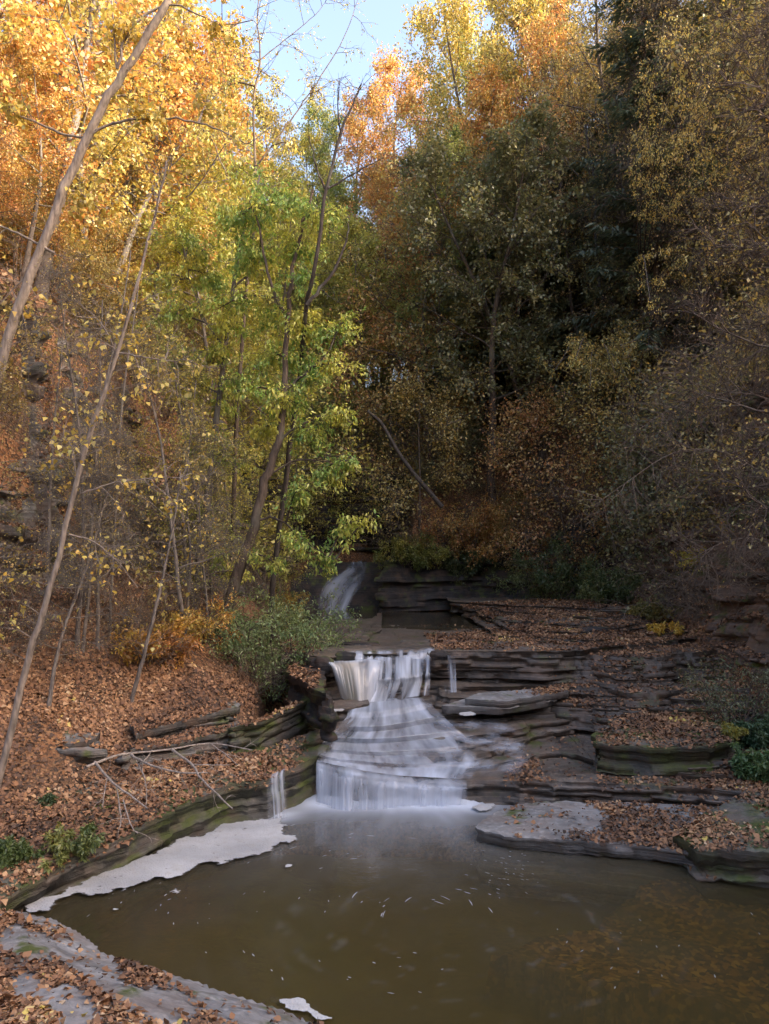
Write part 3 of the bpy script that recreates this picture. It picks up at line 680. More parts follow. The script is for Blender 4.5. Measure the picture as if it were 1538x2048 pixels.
def foam(pts, label, z=.02, seed=1, rough=.12, sp=.04, grow=.04, edge=.22):
    c = np.array([[*PZ(px, py, z)[:2], z] for px, py in pts]); ctr_ = c.mean(0); loop = closed_resample(c, sp)
    t = norm(np.roll(loop, -1, 0)[:, :2] - np.roll(loop, 1, 0)[:, :2]); n = np.column_stack([t[:, 1], -t[:, 0]])
    loop = loop.copy(); loop[:, :2] += n * (fbm(loop[:, 0] * 2.2, loop[:, 1] * 3.5, oct=5, seed=seed) * rough * 2)[:, None]; loop[:, :2] += n * (-grow if np.sum(loop[:, 0] * np.roll(loop[:, 1], -1) - np.roll(loop[:, 0], -1) * loop[:, 1]) < 0 else grow)
    def zf(x, y):
        d = np.min(np.hypot(np.asarray(x)[:, None] - loop[None, ::2, 0], np.asarray(y)[:, None] - loop[None, ::2, 1]), axis=1)
        return z + .03 * (1 - np.exp(-d / .06)) + fbm(x * 4, y * 4, oct=3, seed=seed) * .008
    v, f = fill_top(loop, .06, zf)
    de = np.min(np.hypot(v[:, None, 0] - loop[None, :, 0], v[:, None, 1] - loop[None, :, 1]), axis=1)
    tag(obj('foam_patch', mesh_np('foam_patch', v, f, M_FOAM, True, None, {'den': np.clip(de / edge, 0, 1) * 1.0})), label, 'foam')
foam([(42, 1828), (75, 1800), (130, 1776), (200, 1755), (265, 1722), (340, 1692), (420, 1664), (500, 1640), (560, 1636), (582, 1652), (560, 1668), (608, 1686), (566, 1692), (540, 1706), (520, 1716), (478, 1722), (440, 1740), (400, 1738), (424, 1752), (380, 1756), (354, 1784), (335, 1758), (315, 1772), (296, 1768), (250, 1786), (205, 1795), (150, 1796), (120, 1800), (112, 1818), (90, 1828)],
     'big white raft of foam along the left wall of the pool', seed=201, grow=.13, edge=.22)
foam([(572, 1730), (592, 1724), (590, 1736), (565, 1738)], 'small scrap of foam off the tip of the big raft', seed=203, rough=.03, edge=.05, grow=.02)
foam([(938, 1618), (970, 1608), (1000, 1607), (985, 1620), (960, 1628)], 'foam caught in the corner between the lower fall and the low slab', seed=205, rough=.04, edge=.05, grow=.02)
foam([(545, 2000), (590, 2000), (630, 2016), (668, 2040), (640, 2044), (590, 2026)], 'foam against the near rock shelf at the lower edge', seed=207, rough=.05, edge=.05, grow=.02)
foam([(225, 1818), (236, 1816), (238, 1821), (226, 1822)], 'left speck of foam drifting below the raft', seed=208, rough=.02, edge=.05, grow=.02)
foam([(660, 1236), (690, 1232), (702, 1238), (672, 1242)], 'white foam pat under the far cascade', z=2.38, seed=209, rough=.05)
foam([(640, 1420), (690, 1418), (686, 1424), (645, 1426)], 'foam pat on the dark slab left of the upper fall', z=1.50, seed=211, rough=.03, edge=.05, grow=.02)
foam([(915, 1426), (945, 1424), (955, 1432), (925, 1434)], 'foam lump right of the middle cascade', z=1.36, seed=213, rough=.04, edge=.05, grow=.02)

# flecks and threads of foam turning on the pool
frg = np.random.default_rng(88); fv, ff, nfl = [], [], 0
for cx_, cy_, rx_, ry_, n_, L_ in [(1010, 1740, 90, 60, 45, .05), (930, 1815, 80, 36, 9, .12), (780, 1800, 130, 40, 6, .15), (330, 1800, 240, 50, 22, .05), (560, 1800, 220, 80, 12, .06), (760, 1930, 450, 90, 16, .05), (1250, 1900, 250, 90, 16, .05), (680, 1690, 160, 50, 12, .1)]:
    for i in range(n_):
        px, py = cx_ + frg.normal(0, .55) * rx_, cy_ + frg.normal(0, .55) * ry_
        if py < 1625: continue
        c = PZ(px, py, .02); c[2] = .022
        a = math.atan2(c[1] - 9.8, c[0] - .6) + PI / 2 + frg.normal(0, .25); L = L_ * frg.uniform(.3, 1.6); w_ = frg.uniform(.003, .007); kap = frg.normal(.8, .6)
        q = [c]; 
        for k in range(5): a += kap * L / 5; q.append(q[-1] + np.array([math.cos(a), math.sin(a), 0]) * L / 5)
        q = np.array(q); t = norm(np.gradient(q, axis=0)); nn = np.column_stack([-t[:, 1], t[:, 0], t[:, 2] * 0]) * (w_ * np.array([.2, .8, 1, 1, .7, .2]))[:, None]
        fv.append(np.concatenate([q + nn, q - nn])); k = np.arange(5); ff.append(np.column_stack([k, k + 1, k + 7, k + 6]) + nfl); nfl += 12
tag(obj('foam_flecks', mesh_np('foam_flecks', np.concatenate(fv), np.concatenate(ff), M_FOAM, False, None, {'den': np.ones(nfl)})), 'small foam flecks and threads drifting on the pool', None, None, 'stuff')

# ------------------------------------------------------------------ fallen leaves
add_bvh(st_v, st_f, 'terr'); 
sub = (np.abs(terrain_v[:, 0]) < 22) & (terrain_v[:, 1] > 0) & (terrain_v[:, 1] < 60)
fm = sub[terrain_f].all(1); add_bvh(terrain_v, terrain_f[fm], 'hill')
def hit(x, y, top=40.):
    best = None
    for t, k, x0, y0, x1, y1 in BVHS:
        if not (x0 < x < x1 and y0 < y < y1): continue
        h = t.ray_cast(Vector((x, y, top)), Vector((0, 0, -1)))
        if h[0] is not None and (best is None or h[0].z > best[0].z): best = (h[0], h[1], k)
    return best
BARE = [  # areas in the picture kept clear: cx, cy, rx, ry, slant
    (1130, 1500, 62, 90, .12), (1090, 1640, 105, 38, .0), (985, 1470, 90, 60, 0), (990, 1408, 120, 26, 0), (60, 1885, 70, 28, .3), (190, 1935, 70, 45, .6), (140, 2012, 50, 40, .3), (320, 2012, 60, 30, .1), (520, 2030, 110, 40, .3), (60, 1975, 36, 24, 0), (390, 1970, 60, 18, .3),
    (980, 1340, 120, 40, 0), (790, 1450, 210, 170, 0), (240, 1720, 160, 24, -.45), (800, 1250, 190, 22, 0)]
HB = BVHS[-1][0]
def depth_at(px, py):
    h = HB.ray_cast(Vector(CAM), Vector(ray(px, py)).normalized()); return h[0].y if h[0] is not None else 30.
def litter_ok(px, py):
    k = np.ones(len(px)); nz = .9 * fbm(px * .02, py * .03, oct=3, seed=77)
    for cx, cy, rx, ry, sl in BARE:
        dx = px - cx; dy = py - cy - sl * dx
        q = (dx / rx) ** 2 + (dy / ry) ** 2 + nz
        k = k * np.where(q < 1, .04, np.where(q < 1.35, .4, 1.))
    return k
def scatter(name, label, box, n, size, zmin=.06, keep=None, seed=1, minz=.55, tint=(0, 1), clump=.0):
    rng = np.random.default_rng(seed); P, Nn = [], []
    X = rng.uniform(box[0], box[1], n); Y = rng.uniform(box[2], box[3], n)
    cl = fbm(X * .7, Y * .7, oct=4, seed=seed + 2)
    for x, y, c in zip(X, Y, cl):
        if clump and c < rng.uniform(-clump, clump) - .1: continue
        h = hit(x, y)
        if h is None or h[0].z < zmin or h[1].z < minz: continue
        P.append(h[0]); Nn.append(h[1])
    P = np.array(P); Nn = np.array(Nn); px, py = proj(P)
    m = (px > -60) & (px < 1600) & (py < 2120) & (rng.random(len(P)) < litter_ok(px, py))
    if keep: m &= keep(px, py)
    P, Nn = P[m], Nn[m]; m = len(P)
    nr = norm(Nn + rng.normal(0, .38, (m, 3))); d = np.cross(nr, rng.normal(0, 1, (m, 3)))
    me = leaves(name, P + Nn * rng.uniform(.005, .03, (m, 1)), d, nr, size * np.clip(rng.lognormal(-.12, .38, m), .4, 1.9), M_FALL, HEART, rng, tint=np.clip(rng.beta(1.3, 1.35, m) * .7 + .3 * (.45 + 1.5 * fbm(P[:, 0] * 1.5, P[:, 1] * 1.5, oct=3, seed=seed + 5)), 0, 1) * (tint[1] - tint[0]) + tint[0])
    tag(obj(name, me), label, None, None, 'stuff')
scatter('fallen_leaves', 'brown fallen leaves on the near rock shelf', (-6.2, .8, 4.4, 9.8), 70000, .058, zmin=.2, seed=301, tint=(.1, 1), clump=.35)
scatter('fallen_leaves', 'rust brown fallen leaves on the right ledges', (1.2, 10.5, 10.8, 30), 230000, .058, seed=303, clump=.42, keep=lambda px, py: ~((px < 1010) & (py > 1300)))
scatter('fallen_leaves', 'brown fallen leaves carpeting the left bank', (-13, -1.4, 8.6, 24), 400000, .057, seed=305, clump=.42, zmin=.3, minz=.45, keep=lambda px, py: (py > 1040) & (px < 640))
scatter('fallen_leaves', 'fallen leaves on the wooded left hillside above the grey cliff', (-24, -3, 14, 30), 70000, .12, seed=307, clump=.3, zmin=.3, minz=.4, keep=lambda px, py: (py < 1040) & (px < 640) & (py > 350))

# ------------------------------------------------------------------ plants
def poly(rng, p, d, L, n, wander=.25, bias=(0, 0, 0)):
    pts = [np.array(p, float)]; d = norm(d); st = L / n; b = np.array(bias)
    for i in range(n):
        d = norm(d + rng.normal(0, wander, 3) + b); pts.append(pts[-1] + d * st)
    return np.array(pts)
def perp(rng, t, spread):
    r = rng.normal(0, 1, 3); r -= t * (r @ t); return norm(norm(r) * spread + t * (1 - spread * .5))

def leaf_cloud(rng, tw, n, sig, droop):
    """n leaves along each twig polyline"""
    P, D = [], []
    for q in tw:
        t = rng.uniform(.15, 1, n) * (len(q) - 1); i = np.minimum(t.astype(int), len(q) - 2); f = (t - i)[:, None]
        base = q[i] + (q[i + 1] - q[i]) * f
        P.append(base + rng.normal(0, sig, (n, 3))); D.append(np.repeat((q[-1] - q[0])[None], n, 0))
    P = np.concatenate(P); D = norm(np.concatenate(D))
    D = norm(D * .5 + rng.normal(0, .7, P.shape) + np.array([0, 0, -droop]))
    N = norm(rng.normal(0, .55, P.shape) + np.array([0, 0, 1]))
    return P, D, N

class Proto: pass
def proto_broad(name, seed, H=12, r=.15, base=.28, spread=3.3, nl=26, n2=6, n3=4, nlf=14, ls=.16, sig=.16, droop=.35, leaf=DIA, lean=.05, flat=0.):
    rng = np.random.default_rng(seed); P = Proto(); gt, gb = Geo(), Geo()
    tr = poly(rng, (0, 0, -.6), (rng.normal(0, lean), rng.normal(0, lean), 1), H + .6, 12, .06, (0, 0, .05))
    tr_r = r * (1 - np.linspace(0, 1, 13) ** 1.1 * .88); tr_r[0] *= 1.4
    tube(gt, tr, tr_r, 7); tw = []
    for i in range(nl):
        s = (i + .5) / nl; t = base + (1 - base) * s; k = t * 12; j = min(int(k), 11); p = tr[j] + (tr[j + 1] - tr[j]) * (k - j)
        az = i * 2.4 + rng.uniform(-.5, .5); el = math.radians(10 + 50 * s + rng.uniform(-14, 14)) * (1 - flat)
        L = spread * (math.sin(PI * (.22 + .72 * s)) ** .8) * rng.uniform(.65, 1.15)
        lb = poly(rng, p, (math.cos(az) * math.cos(el), math.sin(az) * math.cos(el), math.sin(el)), L, 6, .14, (0, 0, .02))
        tube(gt if i < 9 else gb, lb, np.interp(t, np.linspace(0, 1, 13), tr_r) * .42 * (1 - np.linspace(0, .85, 7)), 4)
        for a in range(n2):
            u = rng.uniform(.25, 1.) * 6; ja = min(int(u), 5); q = lb[ja] + (lb[ja + 1] - lb[ja]) * (u - ja)
            td = norm(lb[ja + 1] - lb[ja]); sb = poly(rng, q, perp(rng, td, .8), L * rng.uniform(.17, .34), 4, .2, (0, 0, -.04))
            tube(gb, sb, .014 * (1 - np.linspace(0, .7, 5)), 3)
            for b in range(n3):
                v = rng.integers(1, 5); tg = poly(rng, sb[v], perp(rng, norm(sb[v] - sb[v - 1]), .8), rng.uniform(.3, .7), 3, .25, (0, 0, -.08 * droop))
                tube(gb, tg, np.array([.007, .006, .005, .003]), 3); tw.append(tg)
    P.parts = [('trunk', gt.mesh(name + '_trunk', M_BARK), 'b'), ('branches', gb.mesh(name + '_branches', M_BARK), 'b')]
    if nlf:
        p, d, n = leaf_cloud(rng, tw, nlf, sig, droop)
        P.parts.append(('foliage', leaves(name + '_foliage', p, d, n, ls * rng.uniform(.6, 1.2, len(p)), M_FOL, leaf, rng), 'l'))
    P.H = H; return P

def proto_conifer(name, seed, H=14, spread=3.0):
    rng = np.random.default_rng(seed); P = Proto(); gt, gb = Geo(), Geo()
    tr = poly(rng, (0, 0, -.6), (0, 0, 1), H + .6, 12, .02, (0, 0, .05)); tube(gt, tr, .16 * (1 - np.linspace(0, .95, 13)), 7)
    pp, dd, nn = [], [], []
    z = H * .12
    while z < H * .98:
        t = z / H
        for k in range(5):
            az = rng.uniform(0, 2 * PI); L = (spread * (1 - t) ** .85 + .25) * rng.uniform(.6, 1.15)
            x = np.interp(z, tr[:, 2], tr[:, 0]); y = np.interp(z, tr[:, 2], tr[:, 1])
            lb = poly(rng, (x, y, z + rng.uniform(-.15, .15)), (math.cos(az), math.sin(az), .12), L, 6, .06, (0, 0, -.06))
            tube(gb, lb, .02 * (1 - np.linspace(0, .8, 7)), 3)
            n = int(16 + L * 42); u = rng.uniform(.12, 1, n) * 6; j = np.minimum(u.astype(int), 5); q = lb[j] + (lb[j + 1] - lb[j]) * (u - j)[:, None]
            td = norm(lb[-1] - lb[0]); sd = norm(np.cross(td, (0, 0, 1))); w = (rng.uniform(-1, 1, n) * .42 * (1 - u / 7.5) * min(1, L / 1.6))[:, None]
            pp.append(q + sd * w + rng.normal(0, .04, (n, 3)) - np.abs(w) * np.array([0, 0, .25]))
            dd.append(norm(td * .8 + sd * np.sign(w) * .8 + rng.normal(0, .25, (n, 3)) + (0, 0, -.25))); nn.append(norm(rng.normal(0, .25, (n, 3)) + (0, 0, 1)))
        z += H * .028
    p, d, n = map(np.concatenate, (pp, dd, nn))
    P.parts = [('trunk', gt.mesh(name + '_trunk', M_BARK), 'b'), ('branches', gb.mesh(name + '_branches', M_BARK), 'b'), ('foliage', leaves(name + '_foliage', p, d, n, .30 * rng.uniform(.6, 1.2, len(p)), M_FOL, NEED, rng), 'l')]
    P.H = H; return P

def proto_shrub(name, seed, H=2.2, stems=9, nlf=10, ls=.09, n2=8, n3=3, spread=.55, sig=.07, droop=.2, leaf=DIA, arch=-.03):
    rng = np.random.default_rng(seed); P = Proto(); gt, gb = Geo(), Geo(); tw = []
    for i in range(stems):
        az = i * 2.4 + rng.uniform(-.4, .4)
        st = poly(rng, (rng.normal(0, .1), rng.normal(0, .1), -.25), (math.cos(az) * spread * rng.uniform(.3, 1.3), math.sin(az) * spread * rng.uniform(.3, 1.3), 1), H * rng.uniform(.75, 1.2), 8, .12, (0, 0, arch))
        tube(gt, st, .018 * (1 - np.linspace(0, .8, 9)), 4)
        for a in range(n2):
            v = rng.integers(2, 9); sb = poly(rng, st[v], perp(rng, norm(st[v] - st[v - 1]), .85), H * rng.uniform(.15, .4), 4, .2, (0, 0, arch))
            tube(gb, sb, .011 * (1 - np.linspace(0, .7, 5)), 3)
            for b in range(n3):
                q = rng.integers(1, 5); tg = poly(rng, sb[q], perp(rng, norm(sb[q] - sb[q - 1]), .8), H * rng.uniform(.08, .2), 3, .25, (0, 0, arch))
                tube(gb, tg, np.array([.006, .005, .0045, .003]), 3); tw.append(tg)
    P.parts = [('stems', gt.mesh(name + '_stems', M_BARK), 'b'), ('twigs', gb.mesh(name + '_twigs', M_BARK), 'b')]
    if nlf:
        p, d, n = leaf_cloud(rng, tw, nlf, sig, droop)
        P.parts.append(('foliage', leaves(name + '_foliage', p, d, n, ls * rng.uniform(.6, 1.25, len(p)), M_FOL, leaf, rng), 'l'))
    P.H = H; return P

PR = {
    'broad': [proto_broad('broad_a', 11, nl=22, n2=9, n3=4, ls=.135, nlf=14, sig=.09), proto_broad('broad_b', 12, H=13, spread=4., nl=24, base=.22, ls=.135, nlf=13, n2=10, sig=.09, flat=.25), proto_broad('broad_c', 13, H=11, spread=3.4, nl=20, n2=9, nlf=15, ls=.135, sig=.1, flat=.3), proto_broad('broad_d', 14, H=14, spread=3.6, base=.3, nl=28, ls=.14, nlf=12, n2=10, sig=.09)],
    'tall': [proto_broad('tall_a', 15, H=22, spread=4.6, nl=38, n2=10, n3=4, ls=.19, nlf=10, sig=.14, base=.35, flat=.2, r=.25), proto_broad('tall_b', 16, H=20, spread=4.6, nl=32, n2=11, n3=4, ls=.18, nlf=11, sig=.14, base=.3, flat=.3, r=.22)],
    'tallthin': [proto_broad('tallthin_a', 23, H=20, spread=4., nl=36, n2=10, n3=5, nlf=7, ls=.10, sig=.1, r=.2, base=.25, flat=.3)],
    'thin': [proto_broad('thin_a', 21, H=11, spread=3.0, nl=22, n2=8, n3=5, nlf=5, ls=.11, sig=.08, r=.1, base=.2), proto_broad('thin_b', 22, H=13, spread=3.0, nl=24, n2=8, n3=6, nlf=4, ls=.115, sig=.08, r=.12, base=.25, flat=.3)],
    'bare': [proto_broad('bare_a', 31, H=13, spread=2.9, nl=30, n2=11, n3=8, nlf=1, ls=.08, r=.1, base=.2), proto_broad('bare_b', 32, H=12, spread=2.8, nl=30, n2=11, n3=8, nlf=1, ls=.08, r=.09, base=.12)],
    'under': [proto_broad('under_a', 41, H=5, spread=2.0, nl=20, n2=6, n3=4, nlf=20, ls=.085, r=.05, base=.1, flat=.4), proto_broad('under_b', 42, H=4, spread=2.2, nl=18, n2=6, n3=4, nlf=22, ls=.08, r=.04, base=.08, flat=.5)],
    'fir': [proto_conifer('hemlock_a', 51, H=12, spread=4.2), proto_conifer('hemlock_b', 52, H=11, spread=4.6)],
    'shrub': [proto_shrub('shrub_a', 61, nlf=14, ls=.075), proto_shrub('shrub_b', 62, stems=11, nlf=18, ls=.075)],
    'twigs': [proto_shrub('twiggy_a', 71, H=2.6, stems=16, nlf=0, n2=11, n3=3, spread=.9, arch=-.06), proto_shrub('twiggy_b', 72, H=3., stems=14, nlf=1, ls=.06, n2=11, n3=4, spread=1.1, arch=-.09)],
}
BARKC = {'pale': (.24, .21, .18), 'grey': (.16, .145, .13), 'dark': (.065, .055, .048), 'brown': (.11, .085, .065), 'twig': (.19, .15, .115), 'bleached': (.34, .30, .26)}
def plant(kind, name, label, cat, loc, sc, a, b, bark='grey', group=None, rz=None, var=None, tilt=(0, 0)):
    pr = PR[kind][RNG.integers(len(PR[kind])) if var is None else var]
    r = thing(name, label, cat, tuple(loc), group); r.rotation_euler = (tilt[0], tilt[1], RNG.uniform(0, 6.28) if rz is None else rz)
    s = sc / pr.H; r.scale = (s * RNG.uniform(.92, 1.1),) * 2 + (s,)
    for pn, me, k in pr.parts:
        if me is None: continue
        if k == 'b': obj(pn, me, r, BARKC[bark])
        else: obj(pn, me, r, a, b)
    return r
SPC = {'OR': ((.50, .25, .075), (.56, .38, .10)), 'YE': ((.50, .39, .095), (.44, .40, .11)), 'YG': ((.30, .35, .08), (.50, .43, .08)), 'GR': ((.15, .23, .07), (.34, .35, .08)),
       'MG': ((.13, .155, .075), (.25, .225, .09)), 'FI': ((.085, .115, .08), (.12, .135, .08)), 'BR': ((.46, .25, .10), (.52, .36, .12)), 'DY': ((.38, .29, .08), (.31, .27, .10)), 'TW': ((.44, .32, .15), (.40, .29, .13))}
NAME = {'MG': ('muted olive', 'broadleaf_tree'), 'OR': ('orange', 'broadleaf_tree'), 'YE': ('bright yellow', 'broadleaf_tree'), 'YG': ('yellow-green', 'broadleaf_tree'), 'GR': ('green', 'broadleaf_tree'), 'FI': ('dark green', 'hemlock_tree'), 'BR': ('rusty brown', 'broadleaf_tree'), 'DY': ('dull yellow', 'broadleaf_tree'), 'TW': ('nearly bare', 'bare_tree')}
# what grows where, read off the photograph in cells of 192 x 150 px
GRID = [
    ['OR OR YE', 'YE OR YG', 'YG YE', 'YG', 'YG YE', 'YE YE FI', 'TW FI MG DY', 'DY TW DY'],
    ['OR OR OR', 'YE YE OR', 'YG YE', 'YG', 'OR OR YE', 'OR YE MG', 'TW FI MG DY', 'DY TW MG'],
    ['OR OR', 'YE DY TW', 'YG YG', 'GR YG', 'OR MG YG', 'OR OR FI MG', 'TW FI TW DY', 'DY TW DY'],
    ['OR TW', 'DY TW YG', 'YG YG', 'GR YG', 'BR OR DY MG', 'MG FI DY', 'TW MG TW DY', 'DY TW DY'],
    ['DY TW', 'TW DY', 'YG', 'GR YG', 'BR DY MG', 'FI MG BR TW', 'DY TW MG', 'TW TW DY'],
    ['DY TW', 'TW', 'TW DY', 'GR YG', 'BR DY MG', 'FI TW MG', 'TW MG DY', 'TW TW'],
    ['TW', 'TW', 'YG', 'YG', 'BR MG', 'TW MG', 'TW', 'TW'],
    ['TW', 'TW', 'YG', 'YG', 'BR MG', 'TW', 'TW', 'TW']]
def species(px, py, rng):
    c = GRID[int(np.clip(py / 150, 0, 7))][int(np.clip(px / 192.2, 0, 7))].split(); return c[rng.integers(len(c))]
frng = np.random.default_rng(77); pts = []
def where(x, y, px, py, sp):
    side = 'left hillside' if x < -4 - max(0, y - 36) * .12 else ('right hillside' if x > 1.5 else 'back slope')
    lvl = 'high up' if py < 330 else ('midway up' if py < 640 else 'low down')
    far = 'nearer the pool' if y < 30 else ('farther back' if y < 46 else 'far beyond the falls')
    return side, lvl, far
def ok_sp(x, y, dm):
    for q in pts:
        if (q[0] - x) ** 2 + (q[1] - y) ** 2 < dm * dm: return False
    return True
ntry = 0
cand = np.column_stack([frng.uniform(-60, 60, 9000), frng.uniform(15, 105, 9000)])
cd, cp = gorge(cand[:, 0], cand[:, 1]); ch = hill(cand[:, 0], cand[:, 1])
order = np.argsort(cand[:, 1])
for i in order:
    x, y = cand[i]; d = cd[i]; z = ch[i]
    if d < .8: continue
    cliffy = cp[i][2] < d < cp[i][2] + cp[i][4]
    left = x < -2
    if left and y < 27 and d < cp[i][2] + cp[i][4] + .6: continue      # the left bank and cliff are planted by hand below
    if cliffy and frng.random() < .35: continue
    H = frng.uniform(10, 15) * (1.35 if x > 2 else 1.1)
    px, py = proj((x, y, z + H * .6)); px, py = px[0], py[0]
    if not (-160 < px < 1700 and -260 < py < 1240): continue
    # keep the patch of sky open
    ptx, pty = proj((x, y, z + H)); 
    lim = np.interp(ptx[0], [300, 340, 420, 520, 640, 700, 730, 790, 815, 850, 880], [-999, 40, 120, 170, 250, 190, 110, 130, 60, -100, -999])
    if pty[0] < lim - 20:
        zt = PY(ptx[0], lim + frng.uniform(-20, 60), y)[2]; H2 = zt - z
        if H2 < 4.5: continue
        H = min(H, H2); px, py = proj((x, y, z + H * .6)); px, py = px[0], py[0]
    dm = 2.7 if y < 45 else (3.3 if y < 65 else 4.2)
    if not ok_sp(x, y, dm): continue
    sp = species(px, py, frng)
    if sp == 'FI':
        if y > 60: sp = 'GR'
        if px < 960: H = min(H, max(4., PY(ptx[0], frng.uniform(240, 420), y)[2] - z))
    pts.append((x, y)); side, lvl, far = where(x, y, px, py, sp)
    kind = 'fir' if sp == 'FI' else ('bare' if sp == 'TW' and frng.random() < .6 else ('thin' if sp in ('TW', 'DY') or (sp == 'BR' and frng.random() < .4) else 'broad'))
    if x > 2 and y < 28 and kind in ('broad', 'thin') and frng.random() < .8: kind = 'bare' if (y < 25 or frng.random() < .6) else 'thin'
    if cliffy or py > 800: kind = 'under' if sp not in ('TW', 'FI') else ('bare' if sp == 'TW' else 'fir'); H *= .5
    a, b = SPC[sp]; j = frng.uniform(.85, 1.18); a = tuple(c * j for c in a); b = tuple(c * j for c in b)
    sc = {'small ': .45}.get('', 1)
    word = 'leaved ' if sp not in ('TW', 'FI') else ''
    kindw = 'hemlock' if sp == 'FI' else 'tree'
    lab = f"{NAME[sp][0]} {word}{kindw} {lvl} on the {side}, {far}".replace(' on the slope above', ' on the slope above')
    plant(kind, NAME[sp][1], lab, 'tree', (x, y, z), H, a, b, bark='brown' if not left else 'grey', group=f"{NAME[sp][0]} {kindw}s on the {side}", tilt=(frng.normal(0, .06), frng.normal(0, .06) + (.08 if left else -.10)))
for px_, top_, Y_, sp, hh in [(765, 108, 62, 'OR', 30), (830, 190, 56, 'OR', 22), (905, 60, 54, 'YG', 28), (960, -20, 49, 'YE', 30), (1020, -80, 45, 'YE', 30), (1050, 60, 41, 'OR', 24), (1090, -60, 43, 'YE', 27), (1150, -120, 40, 'TW', 27), (1200, -100, 37, 'DY', 26), (1260, -120, 35, 'DY', 26), (960, 190, 42, 'OR', 22), (870, 300, 40, 'GR', 17), (1000, 280, 39, 'MG', 17), (770, 330, 50, 'OR', 17),
                              (1300, -130, 33, 'FI', 20), (1385, -100, 30, 'DY', 20), (1460, -130, 28, 'TW', 19), (1530, -100, 29, 'DY', 19), (370, 90, 50, 'YE', 28), (430, 130, 54, 'YG', 28), (500, 190, 56, 'YG', 26), (560, 225, 54, 'YE', 24), (615, 255, 56, 'YG', 24), (665, 235, 60, 'GR', 26), (700, 215, 66, 'OR', 26)]:
    tp_ = PY(px_, top_, Y_); zg = float(hill(np.array([tp_[0]]), np.array([Y_]))[0]); H = min(max(tp_[2] - zg, 8), hh + 4)
    a, b = SPC[sp]
    r_ = plant('fir' if sp == 'FI' else 'bare' if sp == 'TW' else ('tallthin' if sp == 'DY' else 'tall'), NAME[sp][1], f"tall {NAME[sp][0]} tree on the skyline {'below' if px_ < 720 else 'right of'} the sky gap", 'tree', (tp_[0], Y_, zg), H, a, b, bark='brown', group=f"tall {NAME[sp][0]} skyline trees {'below' if px_ < 720 else 'right of'} the gap", tilt=(frng.normal(0, .03), frng.normal(0, .03)))
    r_.scale = (r_.scale[0] * .8, r_.scale[1] * .8, r_.scale[2])
print('forest trees', len(pts))
# undergrowth on the slopes
upts = []
cand = np.column_stack([frng.uniform(-26, 26, 3500), frng.uniform(14, 52, 3500)]); cd, cp = gorge(cand[:, 0], cand[:, 1]); ch = hill(cand[:, 0], cand[:, 1])
for i in np.argsort(cand[:, 1]):
    x, y = cand[i]; d = cd[i]; z = ch[i]
    if d < .5 or d > 16: continue
    if x < -2 and y < 27 and d < cp[i][2] - .3: continue
    px, py = proj((x, y, z + 1)); px, py = px[0], py[0]
    if not (-60 < px < 1600 and 300 < py < 1230): continue
    if any((q[0] - x) ** 2 + (q[1] - y) ** 2 < 1.55 ** 2 for q in upts): continue
    upts.append((x, y)); side, lvl, far = where(x, y, px, py, '')
    r = frng.random(); sp = species(px, py, frng)
    if x > 2 and px > 1020:
        k = 'twigs' if r < .6 else 'shrub'
    else: k = 'twigs' if r < .3 else ('under' if r < .6 else 'shrub')
    if sp in ('TW', 'FI'): sp = 'DY' if k != 'twigs' else 'TW'
    a, b = SPC[sp]
    if x > 0 and py > 850 and k == 'shrub' and r > .75: a, b = (.09, .13, .05), (.2, .2, .07); sp = 'GR'
    nm = {'twigs': 'twiggy_shrub', 'shrub': 'shrub', 'under': 'understory_tree'}[k]
    lab = {'twigs': f'leafless grey-brown twiggy shrub {lvl} on the {side}, {far}', 'shrub': f'{NAME[sp][0]} shrub {lvl} on the {side}, {far}', 'under': f'small {NAME[sp][0]} understory tree {lvl} on the {side}, {far}'}[k]
    plant(k, nm, lab, 'shrub' if k != 'under' else 'tree', (x, y, z), frng.uniform(1.8, 3.4) if k != 'under' else frng.uniform(3, 4.6), a, b, bark='twig' if k == 'twigs' else 'brown', group=f"{'twiggy shrubs' if k == 'twigs' else NAME[sp][0] + ' undergrowth'} on the {side}", tilt=(frng.normal(0, .15), frng.normal(0, .1) + (.25 if x < 0 else -.3)))
print('undergrowth', len(upts))

